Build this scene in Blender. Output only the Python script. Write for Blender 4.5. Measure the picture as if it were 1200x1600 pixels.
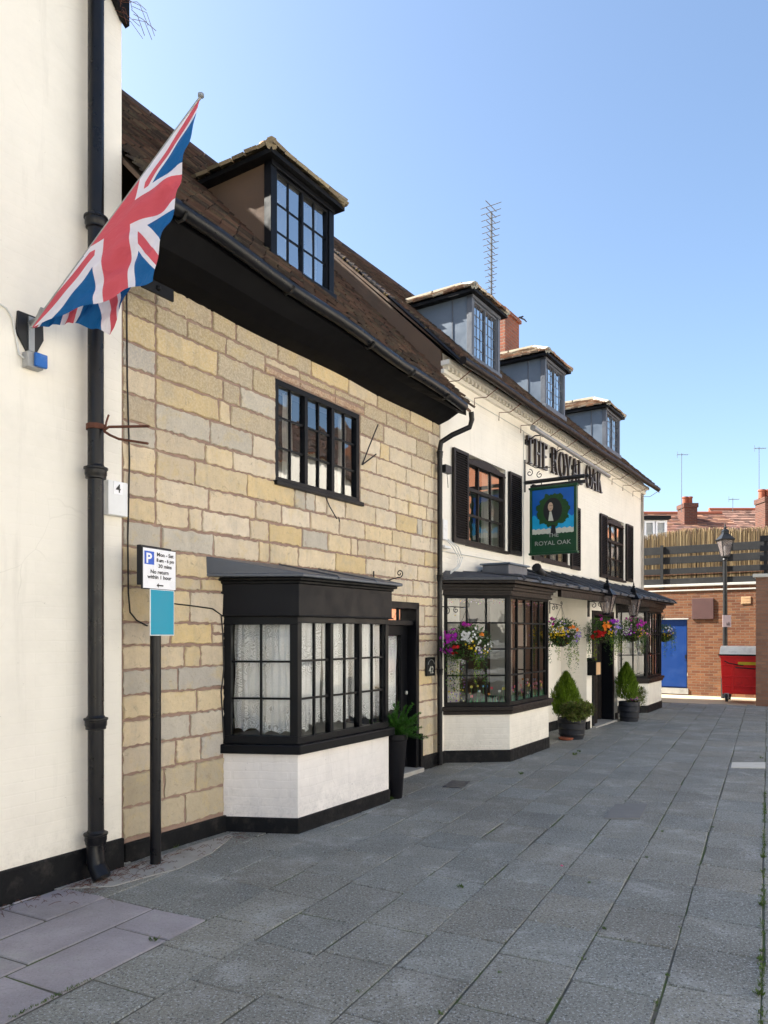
import bpy, bmesh, math, random
from mathutils import Vector, Matrix
random.seed(7)
R = math.radians
for o in list(bpy.data.objects): bpy.data.objects.remove(o)
SC = bpy.context.scene
COL = SC.collection

# ------------------------------------------------------------------ camera, sky, sun, exposure
cam = bpy.data.cameras.new('camera'); camo = bpy.data.objects.new('camera', cam); COL.objects.link(camo)
camo.location = (0, 0, 1.7); camo.rotation_euler = (R(90), 0, 0)
cam.sensor_fit = 'VERTICAL'; cam.sensor_height = 36; cam.lens = 36*1160/1600.0
cam.shift_y = 190/1600.0; cam.clip_start = 0.05; cam.clip_end = 600
SC.camera = camo
SUN_EL = 43.0
sh = Vector((-0.97, 0.25)).normalized()
world = bpy.data.worlds.new("World"); SC.world = world; world.use_nodes = True
wt = world.node_tree; wt.nodes.clear()
sky = wt.nodes.new('ShaderNodeTexSky'); sky.sky_type = 'NISHITA'; sky.sun_disc = False
sky.sun_elevation = R(SUN_EL); sky.sun_rotation = math.atan2(sh.x, sh.y)
sky.air_density = 1.0; sky.dust_density = 2.0; sky.ozone_density = 1.6
bg = wt.nodes.new('ShaderNodeBackground'); bg.inputs[1].default_value = 0.09
wm = wt.nodes.new('ShaderNodeMix'); wm.data_type = 'RGBA'; wm.blend_type = 'MULTIPLY'; wm.inputs[0].default_value = 1; wm.inputs[7].default_value = (.95, .995, 1.0, 1); wt.links.new(sky.outputs[0], wm.inputs[6])
wo = wt.nodes.new('ShaderNodeOutputWorld'); wt.links.new(wm.outputs[2], bg.inputs[0]); wt.links.new(bg.outputs[0], wo.inputs[0])
sl = bpy.data.lights.new('sun', 'SUN'); sl.energy = 5.0; sl.angle = R(0.5); sl.color = (1, .965, .88)
so = bpy.data.objects.new('sun', sl); COL.objects.link(so)
tos = Vector((sh.x*math.cos(R(SUN_EL)), sh.y*math.cos(R(SUN_EL)), math.sin(R(SUN_EL))))
so.rotation_euler = tos.to_track_quat('Z', 'Y').to_euler()
SC.view_settings.view_transform = 'Standard'; SC.view_settings.look = 'None'
SC.view_settings.exposure = 1.75; SC.view_settings.gamma = 1
SC.render.engine = 'CYCLES'
SC.cycles.max_bounces = 8; SC.cycles.transparent_max_bounces = 16; SC.cycles.diffuse_bounces = 5

# ------------------------------------------------------------------ frames: a building front as base point + direction
F, HC, HZ = 1160., 1.7, 990.
class Frame:
    def __init__(s, x, y, vp):
        Y = F*HC/(y-HZ); s.O = ((x-600)/F*Y, Y)
        dx, dy = (vp-600)/F, 1.0
        if vp < 0: dx, dy = -dx, -dy
        l = math.hypot(dx, dy); s.d = (dx/l, dy/l); s.n = (s.d[1], -s.d[0])
        s.rot = math.atan2(s.d[1], s.d[0])
    def world(s, u, out, z=0):
        return Vector((s.O[0]+u*s.d[0]+out*s.n[0], s.O[1]+u*s.d[1]+out*s.n[1], z))
    def px(s, x, y, out=0):
        a = (x-600)/F; b = (HZ-y)/F
        t = (out+s.O[0]*s.n[0]+s.O[1]*s.n[1])/(a*s.n[0]+s.n[1])
        rx, ry = a*t-s.O[0], t-s.O[1]
        return rx*s.d[0]+ry*s.d[1], HC+b*t
class WorldFrame:
    O = (0, 0); d = (1, 0); n = (0, -1); rot = 0.0
    def world(s, u, out, z=0): return Vector((u, -out, z))
FW = Frame(190, 1355, 1345); FS = Frame(190, 1348, 1345); FP = Frame(690, 1193, 1368); FB = Frame(1035, 1083, -1152)
FX = WorldFrame()

# ------------------------------------------------------------------ materials
class N:
    def __init__(s, name):
        s.m = bpy.data.materials.new(name); s.m.use_nodes = True; s.t = s.m.node_tree; s.t.nodes.clear()
        s.o = s.t.nodes.new('ShaderNodeOutputMaterial')
    def n(s, typ, ins=None, out=0, **props):
        nd = s.t.nodes.new(typ)
        for k, v in props.items(): setattr(nd, k, v)
        for k, v in (ins or {}).items():
            if hasattr(v, 'is_linked') or isinstance(v, bpy.types.NodeSocket): s.t.links.new(v, nd.inputs[k])
            else:
                if isinstance(v, tuple) and len(v) == 3 and nd.inputs[k].type == 'RGBA': v = v+(1,)
                nd.inputs[k].default_value = v
        return nd.outputs[out]
    def math(s, op, a, b=0.0, c=0.0): return s.n('ShaderNodeMath', {0: a, 1: b, 2: c}, operation=op)
    def mix(s, f, a, b, bt='MIX'):
        nd = s.t.nodes.new('ShaderNodeMix'); nd.data_type = 'RGBA'; nd.blend_type = bt
        for k, v in ((0, f), (6, a), (7, b)):
            if isinstance(v, bpy.types.NodeSocket): s.t.links.new(v, nd.inputs[k])
            else: nd.inputs[k].default_value = v if k == 0 else tuple(v[:3])+(1,)
        return nd.outputs[2]
    def coord(s, w='Object'): return s.n('ShaderNodeTexCoord', out={'Object': 3, 'Generated': 0, 'UV': 2}[w])
    def scale(s, v, sc): return s.n('ShaderNodeMapping', {0: v, 3: sc})
    def noise(s, v, sc, det=4, ro=.6, dist=0.0): return s.n('ShaderNodeTexNoise', {'Vector': v, 'Scale': sc, 'Detail': det, 'Roughness': ro, 'Distortion': dist})
    def ramp(s, f, lo, hi): return s.n('ShaderNodeMapRange', {0: f, 1: lo, 2: hi})
    def attr(s, name='tint'): return s.n('ShaderNodeAttribute', attribute_name=name)
    def bump(s, h, st, dist=.01, nrm=None):
        i = {'Strength': st, 'Distance': dist, 'Height': h}
        if nrm: i['Normal'] = nrm
        return s.n('ShaderNodeBump', i)
    def pr(s, col, ro, nrm=None, metal=0., spec=.5, **k):
        i = {'Base Color': col, 'Roughness': ro, 'Metallic': metal, 'Specular IOR Level': spec}
        if nrm: i['Normal'] = nrm
        i.update(k)
        return s.n('ShaderNodeBsdfPrincipled', i)
    def done(s, sh): s.t.links.new(sh, s.o.inputs[0]); return s.m

def M(name, col, ro=.6, var=.15, sc=6, bump=.2, bsc=30, bd=.004, tint=False, dirt=None, dirtsc=2, dirtamt=.5, metal=0., spec=.4, rv=.1):
    k = N(name); c = k.coord()
    n1 = k.noise(c, sc, 5)
    lo = tuple(max(0, x*(1-var)) for x in col); hi = tuple(min(1, x*(1+var)) for x in col)
    cc = k.mix(n1, lo, hi)
    if tint: cc = k.mix(1.0, cc, k.attr(), 'MULTIPLY')
    if dirt:
        d = k.ramp(k.noise(c, dirtsc, 6, .7), .52, .75)
        cc = k.mix(k.math('MULTIPLY', d, dirtamt), cc, dirt)
    r = k.n('ShaderNodeMapRange', {0: k.noise(c, sc*2, 3), 1: .3, 2: .7, 3: ro-rv, 4: ro+rv})
    b = k.bump(k.noise(c, bsc, 5), bump, bd)
    return k.done(k.pr(cc, r, b, metal, spec))

def brickmat(name, c1, c2, mort, bw=.225, rh=.075, ms=.006, painted=False, bump=.5, ro=.8, stain=(.1, .08, .06), samt=.35, warp=.004):
    k = N(name); c = k.coord()
    sx = k.n('ShaderNodeSeparateXYZ', {0: c}, 0); sz = k.n('ShaderNodeSeparateXYZ', {0: c}, 2); sy = k.n('ShaderNodeSeparateXYZ', {0: c}, 1)
    w = k.math('MULTIPLY', k.math('SUBTRACT', k.noise(c, 6, 3), .5), warp*4)
    v = k.n('ShaderNodeCombineXYZ', {0: k.math('ADD', k.math('ADD', sx, sy), w), 1: k.math('ADD', sz, w)})
    nd = s = k.t.nodes.new('ShaderNodeTexBrick')
    k.t.links.new(v, nd.inputs[0])
    nd.inputs['Color1'].default_value = c1+(1,); nd.inputs['Color2'].default_value = c2+(1,); nd.inputs['Mortar'].default_value = mort+(1,)
    nd.inputs['Scale'].default_value = 1; nd.inputs['Mortar Size'].default_value = ms; nd.inputs['Mortar Smooth'].default_value = .3
    nd.inputs['Brick Width'].default_value = bw; nd.inputs['Row Height'].default_value = rh
    nz = k.noise(c, 40, 5); nl = k.noise(c, 1.3, 5, .65)
    cc = k.mix(k.math('MULTIPLY', k.ramp(nz, .35, .7), .35), nd.outputs[0], tuple(x*.6 for x in c1))
    cc = k.mix(k.math('MULTIPLY', k.ramp(nl, .5, .75), samt), cc, stain)
    if painted:
        cc = k.mix(k.noise(c, 3, 5), tuple(x*.93 for x in c1), c1)
        gr = k.math('MULTIPLY', k.ramp(sz, .75, .1), k.ramp(k.noise(c, 5, 6, .7), .35, .7))
        cc = k.mix(k.math('MULTIPLY', gr, min(.8, samt*1.0)), cc, stain)
        gs_ = k.math('MULTIPLY', k.ramp(sz, .42, .16), k.ramp(k.noise(c, 45, 4, .7), .52, .6))
        cc = k.mix(k.math('MULTIPLY', gs_, .22), cc, stain)
        st = k.math('MULTIPLY', k.ramp(k.noise(k.scale(c, (7, 7, .8)), 1, 5, .7), .56, .8), samt*.6)
        cc = k.mix(st, cc, stain)
        cc = k.mix(k.math('MULTIPLY', k.ramp(k.noise(c, 1.1, 6, .7), .48, .7), .35), cc, tuple(x*.72 for x in c1))
        ck = k.n('ShaderNodeTexVoronoi', {'Vector': k.n('ShaderNodeMixRGB', {0: .12, 1: c, 2: k.n('ShaderNodeTexNoise', {'Vector': c, 'Scale': 3.0}, 1)}), 'Scale': 1.6}, 0, feature='DISTANCE_TO_EDGE')
        cc = k.mix(k.math('MULTIPLY', k.math('MULTIPLY', k.ramp(ck, .004, .001), k.ramp(k.noise(c, .9, 2), .54, .62)), .16), cc, (.3, .27, .22))
        sp = k.ramp(k.noise(c, 26, 3, .6), .70, .75)
        cc = k.mix(k.math('MULTIPLY', sp, .6), cc, stain)
    h = k.math('ADD', k.math('MULTIPLY', nd.outputs[1], -1.0), k.math('MULTIPLY', k.noise(c, 35, 5), .5))
    b = k.bump(h, bump, .006); b = k.bump(k.noise(c, 4, 4), bump*.5, .02, b)
    return k.done(k.pr(cc, ro, b, spec=.3))

def glassmat(name, refl=2.2, base=.03, wav=.08):
    k = N(name); c = k.coord()
    b = k.bump(k.noise(c, 4, 2), wav, .01)
    fr = k.n('ShaderNodeFresnel', {0: 1.5, 1: b})
    f = k.n('ShaderNodeClamp', {0: k.math('MULTIPLY_ADD', fr, refl, base)})
    g = k.n('ShaderNodeBsdfGlossy', {'Roughness': .012, 'Normal': b})
    t = k.n('ShaderNodeBsdfTransparent', {0: (.93, .95, .95)})
    return k.done(k.n('ShaderNodeMixShader', {0: f, 1: t, 2: g}))

mt = {}
mt['white_render'] = brickmat('cream_painted_wall', (.86, .815, .735), (.86, .815, .735), (.8, .78, .7), bw=.45, rh=.075, ms=.006, painted=True, bump=.22, stain=(.35, .32, .28), samt=.4)
mt['white_brick'] = brickmat('white_painted_brick', (.86, .81, .725), (.86, .81, .725), (.8, .8, .75), painted=True, bump=.35, ms=.007, warp=.009, stain=(.3, .27, .22), samt=.38)
mt['bay_white'] = brickmat('bay_painted_brick', (.86, .82, .80), (.86, .82, .80), (.8, .8, .8), painted=True, bump=.3, ms=.007, warp=.009, stain=(.25, .25, .28), samt=.4)
mt['mortar'] = M('pinkish_brown_mortar', (.30, .205, .165), .9, .35, 5, .9, 35, .012, dirt=(.44, .36, .29), dirtsc=6, dirtamt=.6)
k = N('weathered_stone'); c = k.coord()
cc = k.mix(1.0, k.mix(k.noise(c, 9, 6, .65), (.80, .80, .80), (1.12, 1.12, 1.12)), k.attr(), 'MULTIPLY')
cc = k.mix(k.math('MULTIPLY', k.ramp(k.noise(c, 3.5, 6, .7), .5, .72), .5), cc, (.40, .37, .32))
cc = k.mix(k.math('MULTIPLY', k.ramp(k.noise(c, 4.2, 6, .75, .5), .52, .66), .4), cc, (.62, .47, .20))
cc = k.mix(k.math('MULTIPLY', k.ramp(k.noise(c, 11, 6, .75, .6), .60, .66), .55), cc, (.30, .25, .19))
st_ = k.math('MULTIPLY', k.ramp(k.noise(k.scale(c, (5, 5, .7)), 1, 5, .7), .52, .72), .35); cc = k.mix(st_, cc, (.33, .30, .26))
cc = k.mix(k.math('MULTIPLY', k.ramp(k.noise(c, 55, 4, .7), .58, .72), .3), cc, (.2, .16, .11))
sz = k.n('ShaderNodeSeparateXYZ', {0: c}, 2)
roughz = k.ramp(sz, 2.6, 4.0)
b = k.bump(k.noise(c, 70, 6, .75), k.math('MULTIPLY_ADD', roughz, .4, .55), .009); b = k.bump(k.noise(c, 9, 5), .8, .018, b)
cc = k.mix(k.math('MULTIPLY', k.math('MULTIPLY', roughz, k.ramp(k.noise(c, 60, 5, .7), .45, .6)), .4), cc, (.75, .66, .5))
mt['stone'] = k.done(k.pr(cc, .9, b, spec=.15))
mt['black'] = M('black_gloss_paint', (.005, .0055, .0075), .38, .3, 4, .12, 25, .003, spec=.16)
mt['black_matt'] = M('black_satin_paint', (.005, .005, .006), .55, .3, 5, .2, 18, .004, dirt=(.03, .028, .026), dirtamt=.3, spec=.18)
mt['cove_black'] = M('black_eaves_paint', (.0035, .0035, .0045), .7, .4, 2, .3, 5, .01, spec=.12)
mt['fascia'] = M('charcoal_fascia_paint', (.006, .006, .0085), .5, .15, 3, .05, 25, .002, spec=.18)
mt['plinth'] = M('black_plinth_paint', (.005, .0055, .0075), .6, .4, 8, .6, 14, .012, dirt=(.10, .09, .08), dirtsc=9, dirtamt=.28, spec=.18)
mt['brown_wood'] = M('dark_brown_timber', (.011, .007, .006), .5, .35, 9, .3, 30, .004, dirt=(.035, .023, .02), dirtamt=.35, spec=.25)
mt['shutter'] = M('black_shutter_paint', (.009, .007, .007), .5, .3, 7, .1, 30, .002, spec=.25)
mt['pipe'] = M('black_pipe_paint', (.008, .008, .010), .34, .3, 6, .1, 20, .002, dirt=(.03, .025, .022), dirtsc=5, dirtamt=.25, spec=.3)
mt['iron'] = M('black_wrought_iron', (.012, .012, .013), .45, .3, 20, .2, 60, .002)
mt['rust'] = M('rusty_iron', (.10, .035, .02), .8, .5, 30, .5, 80, .003)
mt['lead'] = M('weathered_lead', (.085, .095, .118), .5, .3, 5, .4, 9, .01, dirt=(.16, .17, .19), dirtsc=4, dirtamt=.4, spec=.5)
mt['lead_cheek'] = M('lead_dormer_cheek', (.12, .155, .205), .45, .3, 3, .4, 5, .01, dirt=(.17, .19, .22), dirtsc=3, dirtamt=.5)
mt['render_brown'] = M('brown_rendered_cheek', (.13, .085, .06), .9, .3, 3, .4, 14, .01, dirt=(.09, .07, .05), dirtsc=2.5, dirtamt=.7)
mt['tile'] = M('old_clay_tile', (1, 1, 1), .85, .3, 25, .6, 60, .006, tint=True, dirt=(.13, .12, .075), dirtsc=4, dirtamt=.6)
mt['moss'] = M('dry_roof_moss', (.13, .09, .035), 1, .5, 40, 1, 60, .02)
mt['slate'] = M('canopy_lead_sheet', (.055, .057, .066), .5, .35, 8, .5, 14, .01, dirt=(.15, .15, .16), dirtsc=6, dirtamt=.4)
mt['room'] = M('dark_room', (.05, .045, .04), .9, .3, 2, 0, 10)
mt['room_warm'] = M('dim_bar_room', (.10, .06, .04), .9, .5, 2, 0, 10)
mt['glass'] = glassmat('window_glass', 1.8, .03, .10)
mt['glass_up'] = glassmat('old_window_glass', 3.0, .08, .14)
mt['glass_sky'] = glassmat('dormer_window_glass', 3.0, .45, .10)
mt['glass_bay'] = glassmat('bay_window_glass', 1.1, .01, .06)
mt['cream_paint'] = M('cream_gloss_paint', (.6, .57, .5), .4, .1, 5, .1, 20)
mt['white_plastic'] = M('white_plastic', (.75, .76, .78), .35, .06, 5, .05, 20, dirt=(.4, .4, .4), dirtamt=.2)
mt['sign_white'] = M('sign_white_face', (.82, .83, .88), .3, .03, 5, .02, 10)
mt['sign_blue'] = M('sign_blue', (.004, .09, .55), .35, .05, 5, .02, 10)
mt['teal'] = M('teal_sign_face', (.0, .29, .44), .5, .05, 2, .02, 10)
mt['text_black'] = M('sign_black_lettering', (.012, .012, .015), .5, .1, 5, .02, 10)
mt['sign_green'] = M('dark_green_sign_paint', (.008, .055, .022), .4, .25, 8, .15, 20)
mt['sky_blue'] = M('painted_sky_blue', (.005, .10, .42), .4, .35, 3, .1, 20)
mt['sky_light'] = M('painted_light_blue', (.01, .33, .62), .4, .25, 6, .1, 20)
mt['oak_green'] = M('painted_oak_green', (.012, .06, .012), .5, .6, 30, .2, 20)
mt['ivory'] = M('painted_ivory', (.55, .56, .48), .5, .15, 20, .1, 20)
mt['skin'] = M('painted_skin', (.52, .36, .26), .5, .2, 20, .1, 20)
mt['silver'] = M('silver_lettering', (.42, .43, .4), .35, .2, 8, .05, 10, metal=.3)
mt['letter_face'] = M('brushed_letter_steel', (.17, .175, .19), .4, .3, 10, .1, 30)
mt['letter_side'] = M('dark_letter_return', (.03, .02, .018), .5, .3, 10, .1, 30)
mt['bluebox'] = M('blue_plastic', (.01, .12, .45), .4, .2, 12, .1, 30, dirt=(.35, .35, .35), dirtsc=12, dirtamt=.35)
mt['greybox'] = M('grey_plastic', (.33, .33, .33), .5, .2, 12, .1, 30, dirt=(.1, .09, .08), dirtsc=9, dirtamt=.5)
mt['cable_black'] = M('black_cable', (.02, .02, .02), .6, .1, 9, 0)
mt['cable_white'] = M('white_cable', (.6, .6, .58), .6, .1, 9, 0)
mt['brick'] = brickmat('orange_stock_brick', (.15, .052, .026), (.27, .12, .055), (.22, .155, .10), bump=1.0, stain=(.10, .055, .035), samt=.6, ms=.008)
mt['brick_pub'] = brickmat('pub_chimney_brick', (.34, .10, .05), (.22, .075, .045), (.22, .17, .13), bump=.9, ms=.010)
mt['brick_red'] = brickmat('red_chimney_brick', (.15, .05, .03), (.09, .035, .025), (.13, .10, .08), bump=.9, ms=.012)
mt['brick_brown'] = brickmat('brown_pier_brick', (.23, .115, .075), (.30, .16, .10), (.2, .15, .12), bump=.8)
mt['opp_brick'] = brickmat('opposite_red_brick', (.36, .13, .06), (.30, .11, .06), (.3, .24, .18), bump=.5)
mt['door_blue'] = M('blue_door_paint', (.002, .038, .19), .5, .15, 2, .05, 10, dirt=(.02, .08, .25), dirtamt=.3)
mt['coping'] = M('pale_concrete_coping', (.55, .53, .48), .85, .2, 8, .4, 30, dirt=(.2, .19, .16), dirtsc=4)
mt['concrete'] = M('concrete', (.34, .33, .31), .9, .2, 8, .4, 30, dirt=(.15, .14, .12), dirtsc=3)
mt['plum_slab'] = M('purple_stone_plate', (.10, .05, .045), .8, .25, 5, .3, 20)
mt['dark_rail'] = M('dark_stained_rail', (.014, .014, .015), .7, .3, 6, .3, 30, .004, dirt=(.06, .055, .05), dirtamt=.3)
mt['reed'] = M('dry_reed', (1, 1, 1), .8, .25, 30, .3, 60, tint=True)
mt['bin_red'] = M('red_bin_plastic', (.80, .010, .010), .38, .12, 3, .1, 6, .01, dirt=(.2, .01, .01), dirtsc=6, dirtamt=.4)
mt['bin_lid'] = M('weathered_bin_lid', (.72, .68, .58), .6, .2, 5, .3, 12, .01, dirt=(.16, .14, .12), dirtsc=4, dirtamt=.5)
mt['rubber'] = M('black_rubber', (.02, .02, .02), .8, .2, 9, .2, 30)
mt['yellow'] = M('yellow_label', (.75, .55, .02), .5, .1, 9, .05, 30)
mt['galv'] = M('galvanised_steel', (.3, .31, .32), .45, .25, 12, .2, 30, metal=.6)
mt['dull_alu'] = M('dull_aluminium', (.12, .125, .13), .5, .25, 12, .2, 30)
mt['white_upvc'] = M('white_window_frame', (.8, .8, .8), .4, .05, 5, .03, 20)
mt['far_tile'] = M('distant_clay_tile', (1, 1, 1), .9, .3, 12, .6, 40, tint=True)
mt['terracotta'] = M('terracotta', (.28, .085, .045), .85, .25, 9, .3, 30)
mt['cream_pot'] = M('buff_clay_pot', (.62, .40, .22), .85, .2, 9, .3, 30, dirt=(.2, .15, .1), dirtsc=8)
mt['barrel'] = M('black_barrel_planter', (.02, .022, .03), .5, .25, 10, .3, 30, .004)
mt['soil'] = M('potting_soil', (.03, .02, .012), 1, .3, 20, .8, 40, .01)
def leafmat(name, ro=.55, tr=.35):
    k = N(name); c = k.coord()
    cc = k.mix(1.0, k.mix(k.noise(c, 20, 2), (.75, .75, .75), (1.2, 1.2, 1.2)), k.attr(), 'MULTIPLY')
    return k.done(k.n('ShaderNodeMixShader', {0: tr, 1: k.pr(cc, ro, spec=.3), 2: k.n('ShaderNodeBsdfTranslucent', {0: cc})}))
mt['leaf'] = leafmat('plant_leaf'); mt['petal'] = leafmat('flower_petal', .6, .3)
# lace curtain
k = N('lace_curtain'); c = k.coord()
vo = k.n('ShaderNodeTexVoronoi', {'Vector': c, 'Scale': 13.0}, 0)
vo2 = k.n('ShaderNodeTexVoronoi', {'Vector': c, 'Scale': 62.0}, 0)
sz = k.n('ShaderNodeSeparateXYZ', {0: c}, 2)
ros = k.math('LESS_THAN', k.math('ABSOLUTE', k.math('SUBTRACT', k.math('FRACT', k.math('ADD', k.math('MULTIPLY', vo, 6.0), k.noise(c, 9, 3))), .5)), .2)
big = k.ramp(k.noise(k.scale(c, (3.2, 3.2, 2.2)), 1.0, 1), .46, .56)
low = k.ramp(sz, 1.10, .95)
flo = k.math('MULTIPLY', ros, k.n('ShaderNodeClamp', {0: k.math('ADD', k.math('MULTIPLY', big, .8), k.math('MULTIPLY', low, 1.0))}))
net = k.math('LESS_THAN', vo2, .42)
a = k.math('SUBTRACT', 1.0, k.math('MULTIPLY', flo, .50))
a = k.math('SUBTRACT', a, k.math('MULTIPLY', net, .05))
cl = k.n('ShaderNodeMixShader', {0: .12, 1: k.n('ShaderNodeBsdfDiffuse', {0: (.95, .95, .97)}), 2: k.n('ShaderNodeBsdfTranslucent', {0: (.9, .9, .93)})})
mt['lace'] = k.done(k.n('ShaderNodeMixShader', {0: a, 1: k.n('ShaderNodeBsdfTransparent', {0: (1, 1, 1)}), 2: cl}))
k = N('plain_curtain'); cl = k.n('ShaderNodeMixShader', {0: .3, 1: k.n('ShaderNodeBsdfDiffuse', {0: (.7, .68, .64)}), 2: k.n('ShaderNodeBsdfTranslucent', {0: (.7, .68, .64)})}); mt['curtain'] = k.done(cl)
# union flag cloth, drawn by its geometry in flag coordinates
k = N('union_flag_cloth'); uv = k.coord('UV')
s_ = k.n('ShaderNodeSeparateXYZ', {0: uv}, 0); t_ = k.n('ShaderNodeSeparateXYZ', {0: uv}, 1)
x = k.math('MULTIPLY', k.math('SUBTRACT', s_, .5), 60.0); y = k.math('MULTIPLY', k.math('SUBTRACT', t_, .5), 30.0)
mn = k.math('MINIMUM', k.math('MULTIPLY', k.math('ABSOLUTE', x), .62), k.math('ABSOLUTE', y))
cr = k.math('LESS_THAN', mn, 2.9); cw = k.math('LESS_THAN', mn, 4.6)
d1 = k.math('DIVIDE', k.math('SUBTRACT', k.math('MULTIPLY', x, .5), y), 1.118); d2 = k.math('DIVIDE', k.math('ADD', k.math('MULTIPLY', x, .5), y), 1.118)
dw = k.math('LESS_THAN', k.math('MINIMUM', k.math('ABSOLUTE', d1), k.math('ABSOLUTE', d2)), 2.8)
sg = k.math('SIGN', x)
def band(d, sgn):
    q = k.math('MULTIPLY', k.math('MULTIPLY', d, sg), sgn)
    return k.math('MULTIPLY', k.math('GREATER_THAN', q, -.3), k.math('LESS_THAN', q, 1.8))
dr = k.math('MAXIMUM', band(d1, 1.0), band(d2, -1.0))
col = k.mix(dw, (.006, .11, .33), (.76, .75, .84)); col = k.mix(dr, col, (.62, .10, .135)); col = k.mix(cw, col, (.76, .75, .84)); col = k.mix(cr, col, (.62, .10, .135))
b = k.bump(k.noise(k.scale(uv, (6, 3, 1)), 3, 4, .6, 1.5), .5, .03); b = k.bump(k.noise(uv, 260, 2), .15, .002, b)
mt['flag'] = k.done(k.n('ShaderNodeMixShader', {0: .3, 1: k.pr(col, .65, b, spec=.3), 2: k.n('ShaderNodeBsdfTranslucent', {0: col})}))
# paving
def pavemat(name, speck=1.0):
    k = N(name); c = k.coord()
    cc = k.mix(1.0, k.mix(k.noise(c, 2.2, 5, .6), (.75, .76, .79), (1.25, 1.23, 1.2)), k.attr(), 'MULTIPLY')
    cc = k.mix(k.math('MULTIPLY', k.ramp(k.noise(c, 2.2, 6, .75, .4), .53, .66), .62), cc, (.37, .375, .365))
    cc = k.mix(k.math('MULTIPLY', k.ramp(k.noise(k.n('ShaderNodeMapping', {0: c, 2: (0, 0, .5), 3: (1, 3.5, 1)}), 2.2, 5, .75), .56, .70), .35), cc, (.40, .41, .40))
    cc = k.mix(k.math('MULTIPLY', k.ramp(k.noise(c, .8, 5, .65), .48, .7), .45), cc, (.10, .092, .08))
    cc = k.mix(k.math('MULTIPLY', k.ramp(k.noise(c, 75, 2, .8), .56, .63), .65*speck), cc, (.46, .49, .52))
    cc = k.mix(k.math('MULTIPLY', k.ramp(k.noise(c, 60, 2, .8), .55, .64), .7*speck), cc, (.028, .03, .034))
    cc = k.mix(k.math('MULTIPLY', k.ramp(k.noise(c, 5, 5, .8, 2.), .63, .70), .4), cc, (.4, .41, .42))
    b = k.bump(k.noise(c, 75, 4, .75), .5, .005); b = k.bump(k.noise(c, 7, 4), .25, .01, b)
    return k.done(k.pr(cc, k.n('ShaderNodeMapRange', {0: k.noise(c, 4, 4), 3: .7, 4: .92}), b, spec=.25))
mt['paver'] = pavemat('speckled_grey_paver'); mt['paver_smooth'] = pavemat('smooth_stone_flag', .25)
k = N('joint_dirt'); c = k.coord()
cc = k.mix(k.noise(c, 9, 4), (.06, .058, .05), (.13, .125, .105)); cc = k.mix(k.ramp(k.noise(c, 3, 5), .48, .58), cc, (.07, .10, .03))
mt['joint'] = k.done(k.pr(cc, .95, k.bump(k.noise(c, 60, 4), .6, .01)))
k = N('plain_ground'); c = k.coord()
mt['ground'] = k.done(k.pr(k.mix(k.noise(c, 1.5, 6, .7), (.36, .30, .19), (.50, .43, .30)), .9, k.bump(k.noise(c, 60, 4), .5, .01)))
# painted flowers on pub window
k = N('window_flower_art'); mt['art'] = k.done(k.pr(k.attr(), .6))

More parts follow.
